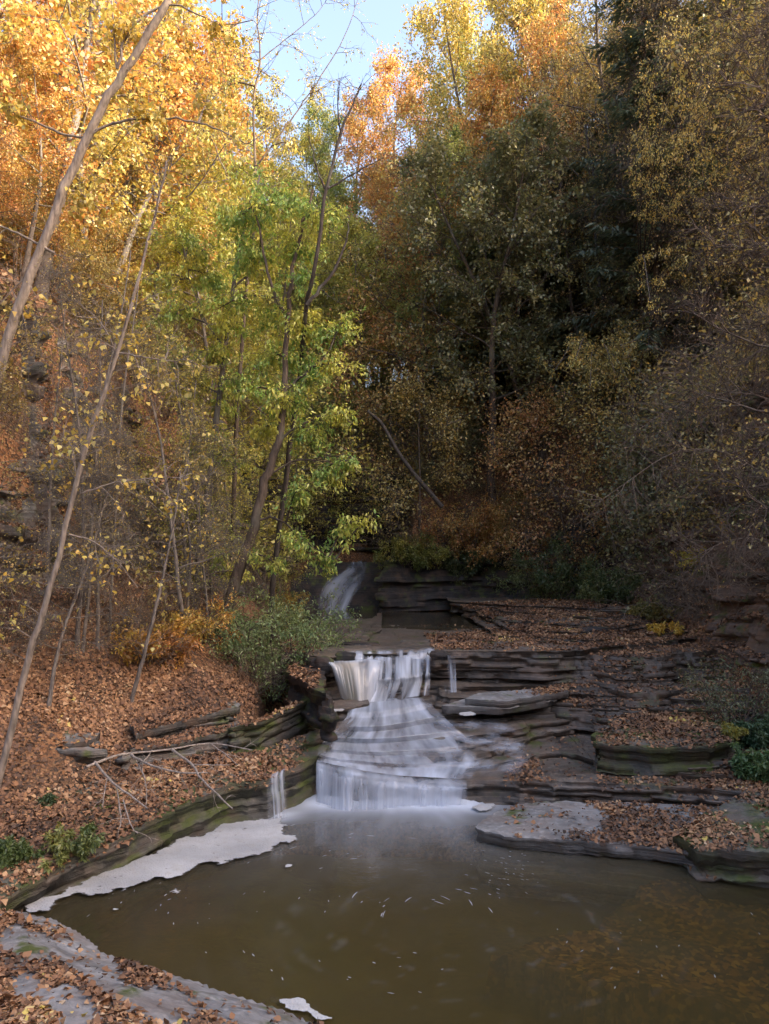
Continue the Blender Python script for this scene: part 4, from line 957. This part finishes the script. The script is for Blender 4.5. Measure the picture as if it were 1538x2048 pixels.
# twiggy thicket over the brown cliff and the right slope
for i in range(30):
    px, py = frng.uniform(1090, 1560), frng.uniform(700, 1120)
    if py > 1000 and px < 1220: continue
    Yd = depth_at(px, py); c = PY(px, py, Yd)
    plant('twigs', 'twiggy_shrub', 'leafless grey twiggy shrub in the dense thicket over the brown cliff', 'shrub', c - np.array([0, 0, .3]), frng.uniform(1.6, 3.), *SPC['TW'], bark='twig', group='twiggy shrubs of the right thicket', tilt=(frng.normal(0, .3), -frng.uniform(.2, .9)))
for i in range(34):
    d_ = frng.uniform(1.2, 14); k = frng.integers(2, 6); q = GV[k] + (GV[k + 1] - GV[k]) * frng.random(); x, y = q[0] - d_ * .93, q[1] + d_ * .2
    dd_, pp_ = gorge([x], [y]); z = float(hill(np.array([x]), np.array([y]))[0]); onbank = dd_[0] < pp_[0][2]
    if pp_[0][2] - .2 < dd_[0] < pp_[0][2] + pp_[0][4] + .2: continue
    px, py = proj((x, y, z + 3)); px, py = px[0], py[0]
    if px < -80 or px > 640 or y < 13: continue
    sp = species(px, py, frng); sp = 'DY' if sp in ('TW', 'FI') else sp
    plant('bare' if onbank and i % 3 == 0 else ('thin' if onbank or frng.random() < .4 else 'broad'), 'sapling', f"slim {NAME[sp][0]} sapling {'on the leafy left bank below the grey cliff' if onbank else 'on the slope above the left grey cliff'}", 'tree', (x, y, z), frng.uniform(4.5, 7.5), *SPC[sp], bark='grey', group=f"{NAME[sp][0]} saplings {'below' if onbank else 'above'} the left cliff", tilt=(frng.normal(0, .05), frng.uniform(0, .18)))

for i in range(18):
    px, py = frng.uniform(-20, 520), frng.uniform(1090, 1420)
    Yd = depth_at(px, py); c = PY(px, py, Yd)
    plant('twigs', 'twiggy_shrub', 'thin brown leafless brush rising from the leaves of the left bank', 'shrub', c, frng.uniform(.9, 1.9), *SPC['TW'], bark='brown' if i % 2 else 'twig', group='leafless brush on the left bank', tilt=(frng.normal(0, .2), frng.normal(.1, .2)))

# ---- trees traced in plan and height, one by one
def hero(name, label, cat, trunk, r0, r1, Y, branches=(), bark='pale', tw=None, lf=None, blobs=(), seed=1, root=True, group=None):
    """trunk and branches: picture points at depth Y; blobs: leaf masses px, py, depth, radius px"""
    rng = np.random.default_rng(seed)
    if Y is None: Y = depth_at(*trunk[0][:2])
    def path(pts, n=None):
        p = [PY(q[0], q[1], q[2] if len(q) > 2 else Y) for q in pts]; return catmull(p, n or max(6, 4 * len(p)))
    tp = path(trunk)
    if root:
        b = tp[0].copy(); g = float(hill(np.array([b[0]]), np.array([b[1]]))[0]); h = hit(b[0], b[1])
        if h: g = h[0].z
        dirn = norm(tp[0] - tp[3]); 
        if b[2] > g:
            e = b + np.array([dirn[0] * .3, dirn[1] * .3, 0]) * (b[2] - g); e[2] = g - .25
            tp = np.concatenate([[e], [(e + b) / 2 + np.array([dirn[0], 0, 0]) * .05], tp])
    base = tp[0].copy(); R = thing(name, label, cat, tuple(base), group)
    rad = r0 + (r1 - r0) * np.linspace(0, 1, len(tp)) ** .9; rad[0] *= 1.25
    g = Geo(); tp2 = tp + rng.normal(0, r0 * .12, tp.shape); tube(g, tp2 - base, rad, 9); obj('trunk', g.mesh('trunk', M_BARK), R, BARKC[bark])
    lines = [(tp, rad)]
    for bpts, ra, rb in branches:
        q = path(bpts); q = q + rng.normal(0, ra * .4, q.shape); rr = np.linspace(ra, rb, len(q)); g = Geo(); tube(g, q - base, rr, 6)
        obj('branch', g.mesh('branch', M_BARK), R, BARKC[bark]); lines.append((q, rr))
    gb = Geo(); LP, LD, LN, LS = [], [], [], []
    ends = []
    if tw:
        cnt, L, sub, t0 = tw
        for li, (q, rr) in enumerate(lines):
            for k in range(cnt if li == 0 else max(3, int(cnt * .4))):
                j = rng.integers(int(len(q) * (t0 if li == 0 else .2)), len(q) - 1); td = norm(q[j + 1] - q[j])
                s = poly(rng, q[j], perp(rng, td, 1.), L * rng.uniform(.4, 1.2), 6, .16, (0, 0, -.02)); tube(gb, s - base, .0105 * (L / 1.2) ** .5 * (1 - np.linspace(0, .75, 7)), 3)
                for m in range(sub):
                    v = rng.integers(2, 7); s2 = poly(rng, s[v], perp(rng, norm(s[v] - s[v - 1]), .8), L * rng.uniform(.15, .45), 4, .2, (0, 0, -.03)); tube(gb, s2 - base, .005 * (1 - np.linspace(0, .6, 5)), 3); ends.append(s2)
    if lf and ends:
        n, sz, pr_, tm = lf
        sel = [e_ for e_ in ends if rng.random() < pr_]
        if sel:
            p, d, nn = leaf_cloud(rng, sel, n, .05, .5); LP.append(p); LD.append(d); LN.append(nn); LS.append(sz * rng.uniform(.6, 1.2, len(p)))
    allp = np.concatenate([q for q, _ in lines])
    for (bx_, by_, bY, br, dens, sz) in blobs:
        c = PY(bx_, by_, bY); rm = br * bY / F
        dsq = np.linalg.norm((allp - c) * np.array([1, 1, 1.0]), axis=1) + np.where(allp[:, 2] > c[2] + .3, 1.5, 0); j = int(np.argmin(dsq)); s0 = allp[j]
        mid_ = (s0 + c) / 2 + np.array([0, 0, .12 * np.linalg.norm(c - s0)]); br_ = catmull([s0, mid_, c], 8); tube(gb, br_ - base, np.linspace(.03, .01, 8), 4)
        tws = []
        for k in range(int(10 + 14 * rm)):
            v = rng.integers(3, 8); dr = norm(rng.normal(0, 1, 3) * np.array([1, 1, .55])); s = poly(rng, br_[v], dr, rm * rng.uniform(.5, 1.15), 5, .15, (0, 0, -.09)); tube(gb, s - base, .008 * (1 - np.linspace(0, .7, 6)), 3); tws.append(s)
            for m in range(3):
                w = rng.integers(1, 6); s2 = poly(rng, s[w], perp(rng, norm(s[w] - s[w - 1]), .8), rm * rng.uniform(.2, .45), 4, .2, (0, 0, -.14)); tube(gb, s2 - base, .004 * (1 - np.linspace(0, .6, 5)), 3); tws.append(s2)
        n = max(2, int(dens * 1700 * rm * rm / len(tws)))
        p, d, nn = leaf_cloud(rng, tws, n, .06, .75); LP.append(p); LD.append(d); LN.append(nn); LS.append(sz * rng.uniform(.6, 1.25, len(p)))
    if gb.v: obj('twigs', gb.mesh('twigs', M_BARK), R, BARKC[bark])
    return R, base, (LP, LD, LN, LS), rng
def foli(h, a, b, tm=LONG):
    R, base, (LP, LD, LN, LS), rng = h
    if not LP: return R
    me = leaves('foliage', np.concatenate(LP) - base, np.concatenate(LD), np.concatenate(LN), np.concatenate(LS), M_FOL, tm, rng); obj('foliage', me, R, a, b); return R

YEL = ((.62, .48, .08), (.50, .42, .10))
foli(hero('leaning_tree', 'big pale trunk leaning right across the upper left, with arching limbs', 'tree',
     [(-60, 960), (-22, 810), (0, 740), (35, 620), (100, 450), (180, 265), (250, 140), (320, 30), (352, -40), (380, -120)], .115, .07, 15,
     [([(180, 270), (250, 240), (340, 237), (410, 250), (470, 275), (505, 292)], .032, .01), ([(235, 140), (250, 80), (290, 30), (345, 10), (400, 30), (450, 50), (505, 42)], .035, .01), ([(170, 275), (110, 262), (50, 235), (0, 215), (-60, 200)], .03, .012),
      ([(110, 505), (60, 480), (0, 450), (-60, 430)], .03, .015), ([(233, 135), (228, 60), (222, -40)], .025, .012), ([(60, 545), (30, 575), (-30, 640)], .02, .01)], tw=(16, 1.3, 5, .45), lf=(3, .11, .6, HEART),
     blobs=[(300, 230, 15, 50, .25, .12), (420, 200, 15.3, 45, .2, .12), (250, 60, 15, 50, .2, .12), (440, 70, 15, 45, .12, .11), (30, 220, 15, 45, .2, .12), (200, 420, 15.5, 45, .2, .12)], seed=401), *YEL, HEART)
foli(hero('sapling', 'tall slender pale sapling leaning right at the left edge', 'tree',
     [(-10, 1590), (60, 1300), (100, 1180), (170, 900), (230, 720), (262, 610), (312, 420), (335, 320)], .06, .014, 11.5,
     [([(162, 988), (230, 966), (300, 957), (375, 955)], .016, .006), ([(238, 705), (290, 715), (350, 722), (380, 712)], .014, .005), ([(140, 1070), (190, 1085), (240, 1130), (275, 1175)], .014, .005), ([(152, 945), (142, 890), (122, 872)], .012, .005), ([(238, 720), (205, 650), (150, 600)], .012, .005)],
     tw=(34, .75, 5, .2), lf=(2, .085, .55, HEART), seed=403), *YEL, HEART)
VS = [([(60, 1420), (85, 1270), (95, 1150), (100, 1000), (108, 860), (120, 740), (130, 620)], .045, 15.0, 'thin sapling with a grey stem left of the leaning slender one'),
      ([(165, 1310), (180, 1150), (186, 1000), (195, 870), (208, 780), (238, 650), (262, 500)], .04, 15.5, 'left one of a close pair of upright saplings on the leaf slope'),
      ([(195, 1300), (197, 1150), (200, 1000), (203, 880), (200, 740), (205, 600)], .042, 15.8, 'right one of a close pair of upright saplings on the leaf slope'),
      ([(222, 1200), (232, 1000), (238, 880), (250, 760), (268, 640), (280, 540)], .035, 16.5, 'upright sapling just right of the close pair'),
      ([(265, 1395), (290, 1300), (315, 1200), (332, 1120), (350, 1030), (362, 940)], .05, 15.2, 'sapling leaning right above the overhanging slab, left of the bush'),
      ([(375, 1220), (380, 1100), (372, 990), (380, 880), (392, 760)], .04, 18, 'thin upright stem between the saplings and the green tree')]
for i, (tr_, r_, Y_, lab) in enumerate(VS):
    foli(hero('sapling', lab, 'tree', tr_, r_, .012, Y_, bark='grey', tw=(26, .9, 5, .25), lf=(2, .09, .45, HEART), seed=411 + i), *YEL, HEART)
GREEN = ((.20, .38, .09), (.56, .54, .08))
def bl(l, Y, dens=1., sz=.13): 
    r = np.random.default_rng(int(Y * 10)); return [(x, y, Y + r.uniform(-.9, .9), q, dens, sz) for x, y, q in l]
foli(hero('locust_tree', 'green and yellow tree with drooping sprays, leaning left of the falls', 'tree',
     [(450, 1230), (485, 1120), (505, 1060), (530, 960), (555, 890), (568, 800), (572, 690), (580, 580), (600, 470), (625, 380)], .17, .03, 19,
     [([(555, 885), (600, 850), (660, 830), (710, 850)], .04, .01), ([(570, 780), (620, 740), (660, 700)], .04, .01), ([(575, 640), (540, 560), (520, 470), (500, 400)], .05, .015), ([(510, 1040), (560, 1040), (620, 1090), (670, 1120)], .035, .01), ([(535, 950), (600, 920), (680, 930)], .03, .01)], bark='brown',
     blobs=bl([(560, 400, 72), (640, 430, 66), (480, 450, 60), (430, 620, 60), (480, 780, 50), (520, 860, 46), (690, 640, 46), (690, 740, 42),  (600, 500, 62), (520, 520, 70), (620, 560, 45), (560, 640, 62), (620, 650, 58), (540, 720, 60), (620, 740, 52), (580, 800, 52), (680, 830, 42), (620, 870, 48), (690, 920, 36), (600, 970, 42), (650, 950, 40), (590, 1085, 40), (640, 1115, 38), (555, 1130, 36), (700, 1040, 40), (745, 1035, 26)], 19, .95, .13), seed=431), *GREEN)
foli(hero('locust_tree', 'forked yellow-green tree behind and left of the leaning green one', 'tree',
     [(392, 1160), (415, 1000), (430, 880), (440, 780), (455, 660), (470, 560), (490, 450), (520, 350)], .12, .03, 20.5,
     [([(450, 700), (400, 620), (370, 520)], .04, .01), ([(465, 580), (520, 520), (560, 440)], .04, .01)], bark='grey',
     blobs=bl([(380, 470, 50), (460, 410, 62), (420, 560, 62), (360, 620, 42), (460, 640, 50), (470, 330, 50), (470, 760, 40), (380, 700, 36), (400, 860, 36), (370, 900, 30), (390, 1030, 34), (330, 1060, 30), (480, 930, 26), (500, 1150, 34), (450, 1110, 30), (330, 500, 52), (340, 570, 50), (300, 640, 44), (320, 720, 44), (370, 780, 42), (430, 700, 46), (350, 430, 50), (300, 560, 40), (410, 500, 50), (440, 810, 36)], 20.5, .85, .13), seed=433), (.26, .40, .09), (.60, .54, .08))
foli(hero('dead_tree', 'dark forked snag rising above the green tree, bare against the orange foliage', 'tree',
     [(545, 1180, 21.5), (575, 920, 21), (600, 760, 20), (612, 615, 18.6), (628, 540, 18), (650, 400), (680, 270), (705, 210), (722, 168)], .085, .022, 17.8,
     [([(613, 610), (660, 555), (690, 490), (697, 450)], .05, .015), ([(655, 380), (710, 345), (768, 315)], .03, .01), ([(650, 378), (632, 330), (618, 270)], .03, .01), ([(680, 270), (676, 215), (680, 160)], .025, .01)], bark='dark', tw=(14, 1.0, 4, .5), lf=(2, .1, .25, LONG), seed=437), (.4, .3, .06), (.5, .36, .06))
foli(hero('slender_tree', 'slender tree with airy pale branches reaching into the sky gap', 'tree',
     [(470, 900), (490, 600), (512, 430), (510, 330), (508, 200), (520, 120), (515, 40), (520, -30)], .07, .012, 22,
     [([(520, 120), (570, 80), (630, 30), (660, -10)], .018, .006), ([(511, 335), (560, 270), (600, 215), (650, 140), (690, 70), (715, 0)], .03, .008), ([(508, 400), (455, 350), (425, 280), (408, 255)], .03, .01), ([(600, 215), (650, 170), (700, 150)], .014, .005)], bark='brown',
     tw=(24, 1.3, 6, .5), lf=(4, .10, .8, LONG), blobs=bl([(440, 180, 50), (400, 260, 50), (560, 180, 36), (520, 230, 40), (590, 290, 40), (620, 190, 30)], 22, .28, .12), seed=441), (.34, .36, .08), (.58, .46, .08))
# right side
foli(hero('yellow_tree', 'tree with loose layered sprays of yellow leaves before the dark evergreens at upper right', 'tree', [(1440, 760), (1410, 640), (1390, 520), (1400, 380), (1420, 250), (1430, 100), (1420, -40)], .12, .03, None,
     [([(1400, 380), (1330, 300), (1260, 270)], .04, .01), ([(1420, 250), (1350, 160), (1290, 120)], .04, .01), ([(1400, 420), (1470, 330), (1530, 280)], .04, .01), ([(1392, 520), (1330, 480), (1280, 470)], .03, .01), ([(1400, 600), (1340, 600), (1280, 590)], .03, .01)], bark='dark',
     blobs=[(x_, y_, 21.5 + .8 * math.sin(x_), r_, .8, .085) for x_, y_, r_ in [(1350, 150, 40), (1440, 190, 46), (1300, 120, 36), (1290, 260, 40), (1380, 270, 40), (1470, 250, 46), (1330, 300, 36), (1440, 340, 40), (1510, 290, 40), (1270, 300, 30), (1400, 450, 36), (1340, 500, 36), (1300, 600, 36), (1480, 480, 40), (1450, 90, 44), (1510, 110, 44), (1330, 30, 36), (1500, 400, 36), (1390, 60, 36)]], seed=447), (.50, .38, .08), (.40, .35, .10))
foli(hero('yellow_tree', 'small yellow tree leaning from the right slope above the leafless thicket', 'tree', [(1330, 800), (1290, 760), (1250, 720), (1200, 690)], .06, .02, None, [([(1290, 760), (1240, 780), (1190, 760)], .02, .008)], bark='dark',
     blobs=[(x_, y_, 24, r_, .8, .09) for x_, y_, r_ in [(1230, 745, 34), (1150, 720, 40), (1110, 740, 36), (1270, 790, 30), (1180, 780, 34), (1240, 690, 30)]], seed=449), (.46, .34, .07), (.34, .32, .09))
foli(hero('leaning_tree', 'dark leaning trunk on the right slope above the twiggy thicket', 'tree', [(1292, 800), (1250, 720), (1225, 650), (1205, 600), (1192, 500), (1190, 380), (1170, 250)], .13, .05, None, [([(1205, 600), (1130, 640), (1040, 690)], .03, .008)], bark='dark', tw=(30, 1.6, 6, .3), lf=(4, .075, .3, LONG), seed=451), *SPC['DY'])
foli(hero('leaning_tree', 'thin pale stem curving up the right slope', 'tree', [(1345, 730), (1285, 650), (1240, 530), (1210, 450), (1185, 390), (1140, 330), (1090, 250)], .05, .02, None, bark='pale', tw=(30, 1.5, 6, .3), lf=(3, .07, .25, LONG), seed=453), *SPC['DY'])
foli(hero('leaning_tree', 'dark trunk bent left beside the bright yellow gap high on the right', 'tree', [(1400, 640), (1385, 580), (1360, 480), (1345, 400), (1310, 330), (1270, 290), (1240, 180)], .13, .05, None, [([(1345, 400), (1390, 300), (1400, 150)], .05, .02)], bark='dark', tw=(30, 1.8, 6, .3), lf=(5, .08, .5, LONG), seed=455), *SPC['DY'])
foli(hero('leaning_tree', 'thin grey stem slanting down from the top right corner', 'tree', [(1340, 560), (1300, 330), (1250, 200), (1180, 60), (1150, -30)], .05, .025, None, bark='pale', tw=(26, 1.6, 6, .2), lf=(3, .07, .3, LONG), seed=457), *SPC['DY'])
for i, (pt, Y_, lab) in enumerate([([(1620, 1040), (1540, 960), (1450, 905), (1350, 905), (1260, 960), (1190, 1010)], 17.5, 'long arching bare branch over the brown cliff, lowest of the thicket'), ([(1640, 900), (1540, 800), (1420, 790), (1320, 830), (1230, 900)], 18.5, 'grey bare bush arching left in the middle of the twiggy thicket'),
                                   ([(1600, 760), (1520, 700), (1440, 690), (1360, 740), (1300, 800)], 19.5, 'bare arching bush topmost in the twiggy thicket'), ([(1640, 1200), (1540, 1090), (1460, 1080), (1380, 1120)], 16.5, 'bare branch hanging in front of the brown cliff foot')]):
    foli(hero('twiggy_shrub', lab, 'shrub', pt, .02, .006, Y_, bark='twig', tw=(70, 1.3, 9, .02), lf=(1, .07, .1, HEART), seed=461 + i, root=True), *SPC['DY'])
foli(hero('dead_branch', 'pale dead sprig standing in the dark rocks right of the upper pool', 'branch', [(1166, 1088), (1163, 1040), (1178, 1008), (1222, 998), (1262, 955)], .03, .012, None, [([(1163, 1040), (1140, 1005), (1110, 975)], .012, .006), ([(1178, 1008), (1200, 1030), (1215, 1010)], .012, .005)], bark='pale', tw=(16, .8, 4, .2), seed=471), *SPC['DY'])
h = hero('fallen_log', 'thin dark log leaning down the slope behind the upper pool', 'log', [(735, 822), (765, 850), (800, 910), (840, 962), (885, 1015)], .06, .11, 32.6, bark='dark', seed=473, root=False)
# dead branches lying on the left ledge
for i, (pt, br, lab) in enumerate([
    ([(170, 1535), (240, 1510), (330, 1500), (420, 1487), (505, 1500)], [([(420, 1487), (450, 1508), (475, 1530)], .014, .006), ([(305, 1500), (285, 1530), (290, 1560)], .012, .006)], 'long grey dead branch lying across the left ledge'),
    ([(190, 1525), (225, 1565), (260, 1590), (295, 1618)], [([(215, 1555), (208, 1590), (205, 1615)], .009, .005), ([(232, 1570), (240, 1620), (242, 1655)], .01, .005), ([(245, 1600), (262, 1650), (276, 1668)], .01, .005)], 'pale forked dead branch with prongs pointing at the pool, on the left ledge'),
    ([(262, 1510), (300, 1530), (360, 1545), (415, 1545)], [([(272, 1520), (290, 1560), (292, 1612)], .01, .005)], 'pale crooked stick among the leaves of the left ledge, middle of the three'),
    ([(345, 1500), (385, 1530), (400, 1555), (430, 1585), (465, 1618)], [([(385, 1530), (430, 1530), (458, 1530)], .01, .005)], 'pale dead stick poking over the edge of the mossy left wall')]):
    Pz = [PZ(px, py, 1.20 - .0009 * (py - 1500) + .16)[1] for px, py in pt]
    pt3 = [(px, py, Yq) for (px, py), Yq in zip(pt, Pz)]
    br3 = [([(px, py, PZ(px, py, 1.30 - .0009 * (py - 1500))[1]) for px, py in b], ra, rb) for b, ra, rb in br]
    hero('dead_branch', lab, 'branch', pt3, .022, .009, 12.5, br3, bark='bleached', tw=(5, .35, 2, .2), seed=481 + i, root=False)

# ---- bushes and small plants set one by one
def bush(px, py, Y, H, label, a, b, name='bush', wide=1., seed=1, n=20, blobs_=None, bark='brown', cat='bush', lsz=.09, dens=1.):
    if Y is None:
        dr = Vector(ray(px, py)).normalized(); hs = [t[0].ray_cast(Vector(CAM), dr) for t in BVHS]; hs = [q for q in hs if q[0] is not None]; base = np.array(min(hs, key=lambda q: q[3])[0])
    else:
        base = PY(px, py, Y); h = hit(base[0], base[1])
        if h: base = np.array(h[0])
    R = thing(name, label, cat, tuple(base)); rng = np.random.default_rng(seed); g = Geo(); gb = Geo(); tw = []
    for i in range(n):
        az = i * 2.4; q = math.sqrt((i + .5) / n); d = (math.cos(az) * q * 1.1 * wide, math.sin(az) * q * 1.1, 1)
        s = poly(rng, (rng.normal(0, .12 * H), rng.normal(0, .08 * H), -.1), d, H * rng.uniform(.75, 1.1), 7, .1, (0, 0, -.02)); tube(g, s, .012 * H * (1 - np.linspace(0, .8, 8)), 4)
        for k in range(9):
            v = rng.integers(2, 8); sb = poly(rng, s[v], perp(rng, norm(s[v] - s[v - 1]), .85), H * rng.uniform(.15, .33), 4, .2); tube(gb, sb, .004 * H * (1 - np.linspace(0, .7, 5)), 3); tw.append(sb)
            for m in range(3):
                w = rng.integers(1, 5); s2 = poly(rng, sb[w], perp(rng, norm(sb[w] - sb[w - 1]), .8), H * rng.uniform(.06, .16), 3, .2); tw.append(s2)
    obj('stems', g.mesh('stems', M_BARK), R, BARKC[bark]); obj('twigs', gb.mesh('twigs', M_BARK), R, BARKC[bark])
    p, d, nn = leaf_cloud(rng, tw, max(1, int(14 * dens)), .035 * H, .25)
    obj('foliage', leaves('foliage', p, d, nn, lsz * rng.uniform(.6, 1.2, len(p)), M_FOL, LONG, rng), R, a, b)
bush(535, 1392, None, 2.5, 'dense grey-green bush overhanging the left side of the falls', (.17, .27, .11), (.27, .33, .12), seed=501, n=34, wide=1.0, lsz=.09, dens=1.3)
bush(300, 1300, 16.5, 1.1, 'yellow and orange maple sapling in front of the green bush', (.50, .38, .05), (.50, .22, .05), name='maple_sapling', seed=503, n=12, wide=1.4, lsz=.11, dens=.7)
bush(390, 1250, 17.5, 1.2, 'orange-leaved shrub below the saplings, left of the leaning trunk', (.50, .26, .05), (.55, .40, .06), seed=505, n=10, wide=1.3, dens=.6)
bush(555, 1240, None, 1.3, 'golden shrub at the foot of the leaning green tree', (.55, .38, .05), (.35, .30, .06), seed=507, n=12, wide=1.2, dens=.7)
bush(825, 1135, None, 1.6, 'green and yellow bush drooping over the dark rock wall', (.13, .17, .04), (.34, .32, .06), seed=509, n=18, wide=1.3, lsz=.12)
bush(945, 1040, 34, 3.0, 'orange-brown bush on top of the dark rock wall', (.38, .19, .05), (.42, .26, .06), seed=511, n=18, wide=1.4, lsz=.13)
bush(1110, 1160, 30, 2.2, 'dark green bush at the foot of the right rocks, by the upper pool', (.07, .11, .04), (.15, .18, .06), seed=513, n=14, wide=1.3, lsz=.12)
bush(1215, 1165, 27, 1.6, 'small green bush left of the brown cliff foot', (.09, .14, .05), (.2, .23, .08), seed=515, n=12, wide=1.2, lsz=.11)
bush(930, 1150, None, 1.3, 'dark green shrub growing out of the dark rock wall', (.06, .10, .045), (.12, .15, .06), seed=517, n=12, lsz=.13)
bush(1300, 1232, None, .55, 'olive tuft of low growth on the upper right ledges', (.22, .22, .07), (.32, .26, .08), name='grass_tuft', seed=519, n=26, wide=2., lsz=.09, cat='plant', dens=.6)
bush(1528, 1560, None, .6, 'bright green fern at the right edge by the mossy block', (.08, .17, .06), (.18, .24, .08), name='fern', seed=521, n=16, lsz=.09, cat='fern')
bush(1520, 1490, None, .7, 'dark green fern at the right edge, above the bright one', (.06, .13, .06), (.13, .19, .08), name='fern', seed=523, n=14, lsz=.08, cat='fern')
bush(1465, 1470, None, .3, 'small yellow-green plant on the right bank beside the ferns', (.40, .36, .06), (.3, .3, .07), name='seedling', seed=525, n=7, cat='plant', dens=.5, lsz=.08)
bush(1480, 1330, 15.5, 1.5, 'grey-green leafy shrub at the right edge over the ledges', (.12, .16, .08), (.2, .2, .1), seed=527, n=14, lsz=.07, dens=.4)
bush(142, 1712, None, .42, 'small green plant on the edge of the mossy left wall', (.13, .19, .06), (.30, .30, .07), name='seedling', seed=529, n=9, lsz=.08, cat='plant', dens=.6)
bush(95, 1605, None, .22, 'tiny green plant in the leaves of the left ledge', (.09, .14, .06), (.16, .20, .07), name='seedling', seed=531, n=7, lsz=.07, cat='plant', dens=.4)
bush(10, 1725, None, .35, 'dark green fern at the far left end of the mossy wall', (.06, .12, .04), (.12, .17, .05), name='fern', seed=533, n=12, lsz=.08, cat='fern')
bush(1385, 1140, None, .9, 'bright yellow sprig against the brown cliff', (.65, .55, .06), (.55, .5, .08), name='seedling', seed=535, n=4, cat='plant', dens=.35, lsz=.12)
bush(1312, 1266, None, .35, 'left one of two yellow-leaved seedlings on the dark ledge', (.7, .5, .06), (.65, .45, .06), name='seedling', seed=537, n=4, cat='plant', dens=.3, lsz=.1)
bush(1350, 1266, None, .35, 'right one of two yellow-leaved seedlings on the dark ledge', (.7, .5, .06), (.65, .45, .06), name='seedling', seed=538, n=4, cat='plant', dens=.3, lsz=.1)

bush(610, 1222, None, 1.0, 'low olive shrub at the left edge of the upper pool', (.30, .30, .08), (.45, .36, .08), seed=541, n=12, lsz=.09, dens=.6)
bush(1240, 1110, None, 1.6, 'olive green shrub at the top left of the brown cliff', (.16, .19, .08), (.30, .28, .09), seed=543, n=12, lsz=.09, dens=.5)

# ------------------------------------------------------------------ light
ELEV, AZ = math.radians(18.5), math.radians(110)       # azimuth clockwise from +Y
S = Vector((math.cos(ELEV) * math.sin(AZ), math.cos(ELEV) * math.cos(AZ), math.sin(ELEV)))
sun = bpy.data.lights.new('sun', 'SUN'); sun.energy = 2.0; sun.angle = math.radians(.5); sun.color = (1., .88, .70)
so = bpy.data.objects.new('sun', sun); COL.objects.link(so); so.rotation_euler = S.to_track_quat('Z', 'Y').to_euler(); so.location = S * 200
w = bpy.data.worlds.new('World'); SC.world = w; w.use_nodes = True
nt = w.node_tree; bg = nt.nodes['Background']
sky = nt.nodes.new('ShaderNodeTexSky'); sky.sky_type = 'NISHITA'; sky.sun_disc = False; sky.sun_elevation = ELEV; sky.sun_rotation = AZ; sky.air_density = 1.; sky.dust_density = 7.; sky.ozone_density = 2.
mx = nt.nodes.new('ShaderNodeMix'); mx.data_type = 'RGBA'; mx.blend_type = 'MULTIPLY'; mx.inputs[0].default_value = 1; mx.inputs[7].default_value = (.98, .87, .83, 1)
nt.links.new(sky.outputs[0], mx.inputs[6]); nt.links.new(mx.outputs[2], bg.inputs[0]); bg.inputs[1].default_value = .15
vs = SC.view_settings; vs.view_transform = 'Standard'; vs.look = 'None'; vs.exposure = 2.75; vs.gamma = 1.
cy = SC.cycles; cy.max_bounces = 8; cy.diffuse_bounces = 6; cy.glossy_bounces = 3; cy.transmission_bounces = 4; cy.transparent_max_bounces = 16; cy.use_denoising = True
cy.sample_clamp_indirect = 6
print('objects', len(SC.objects))
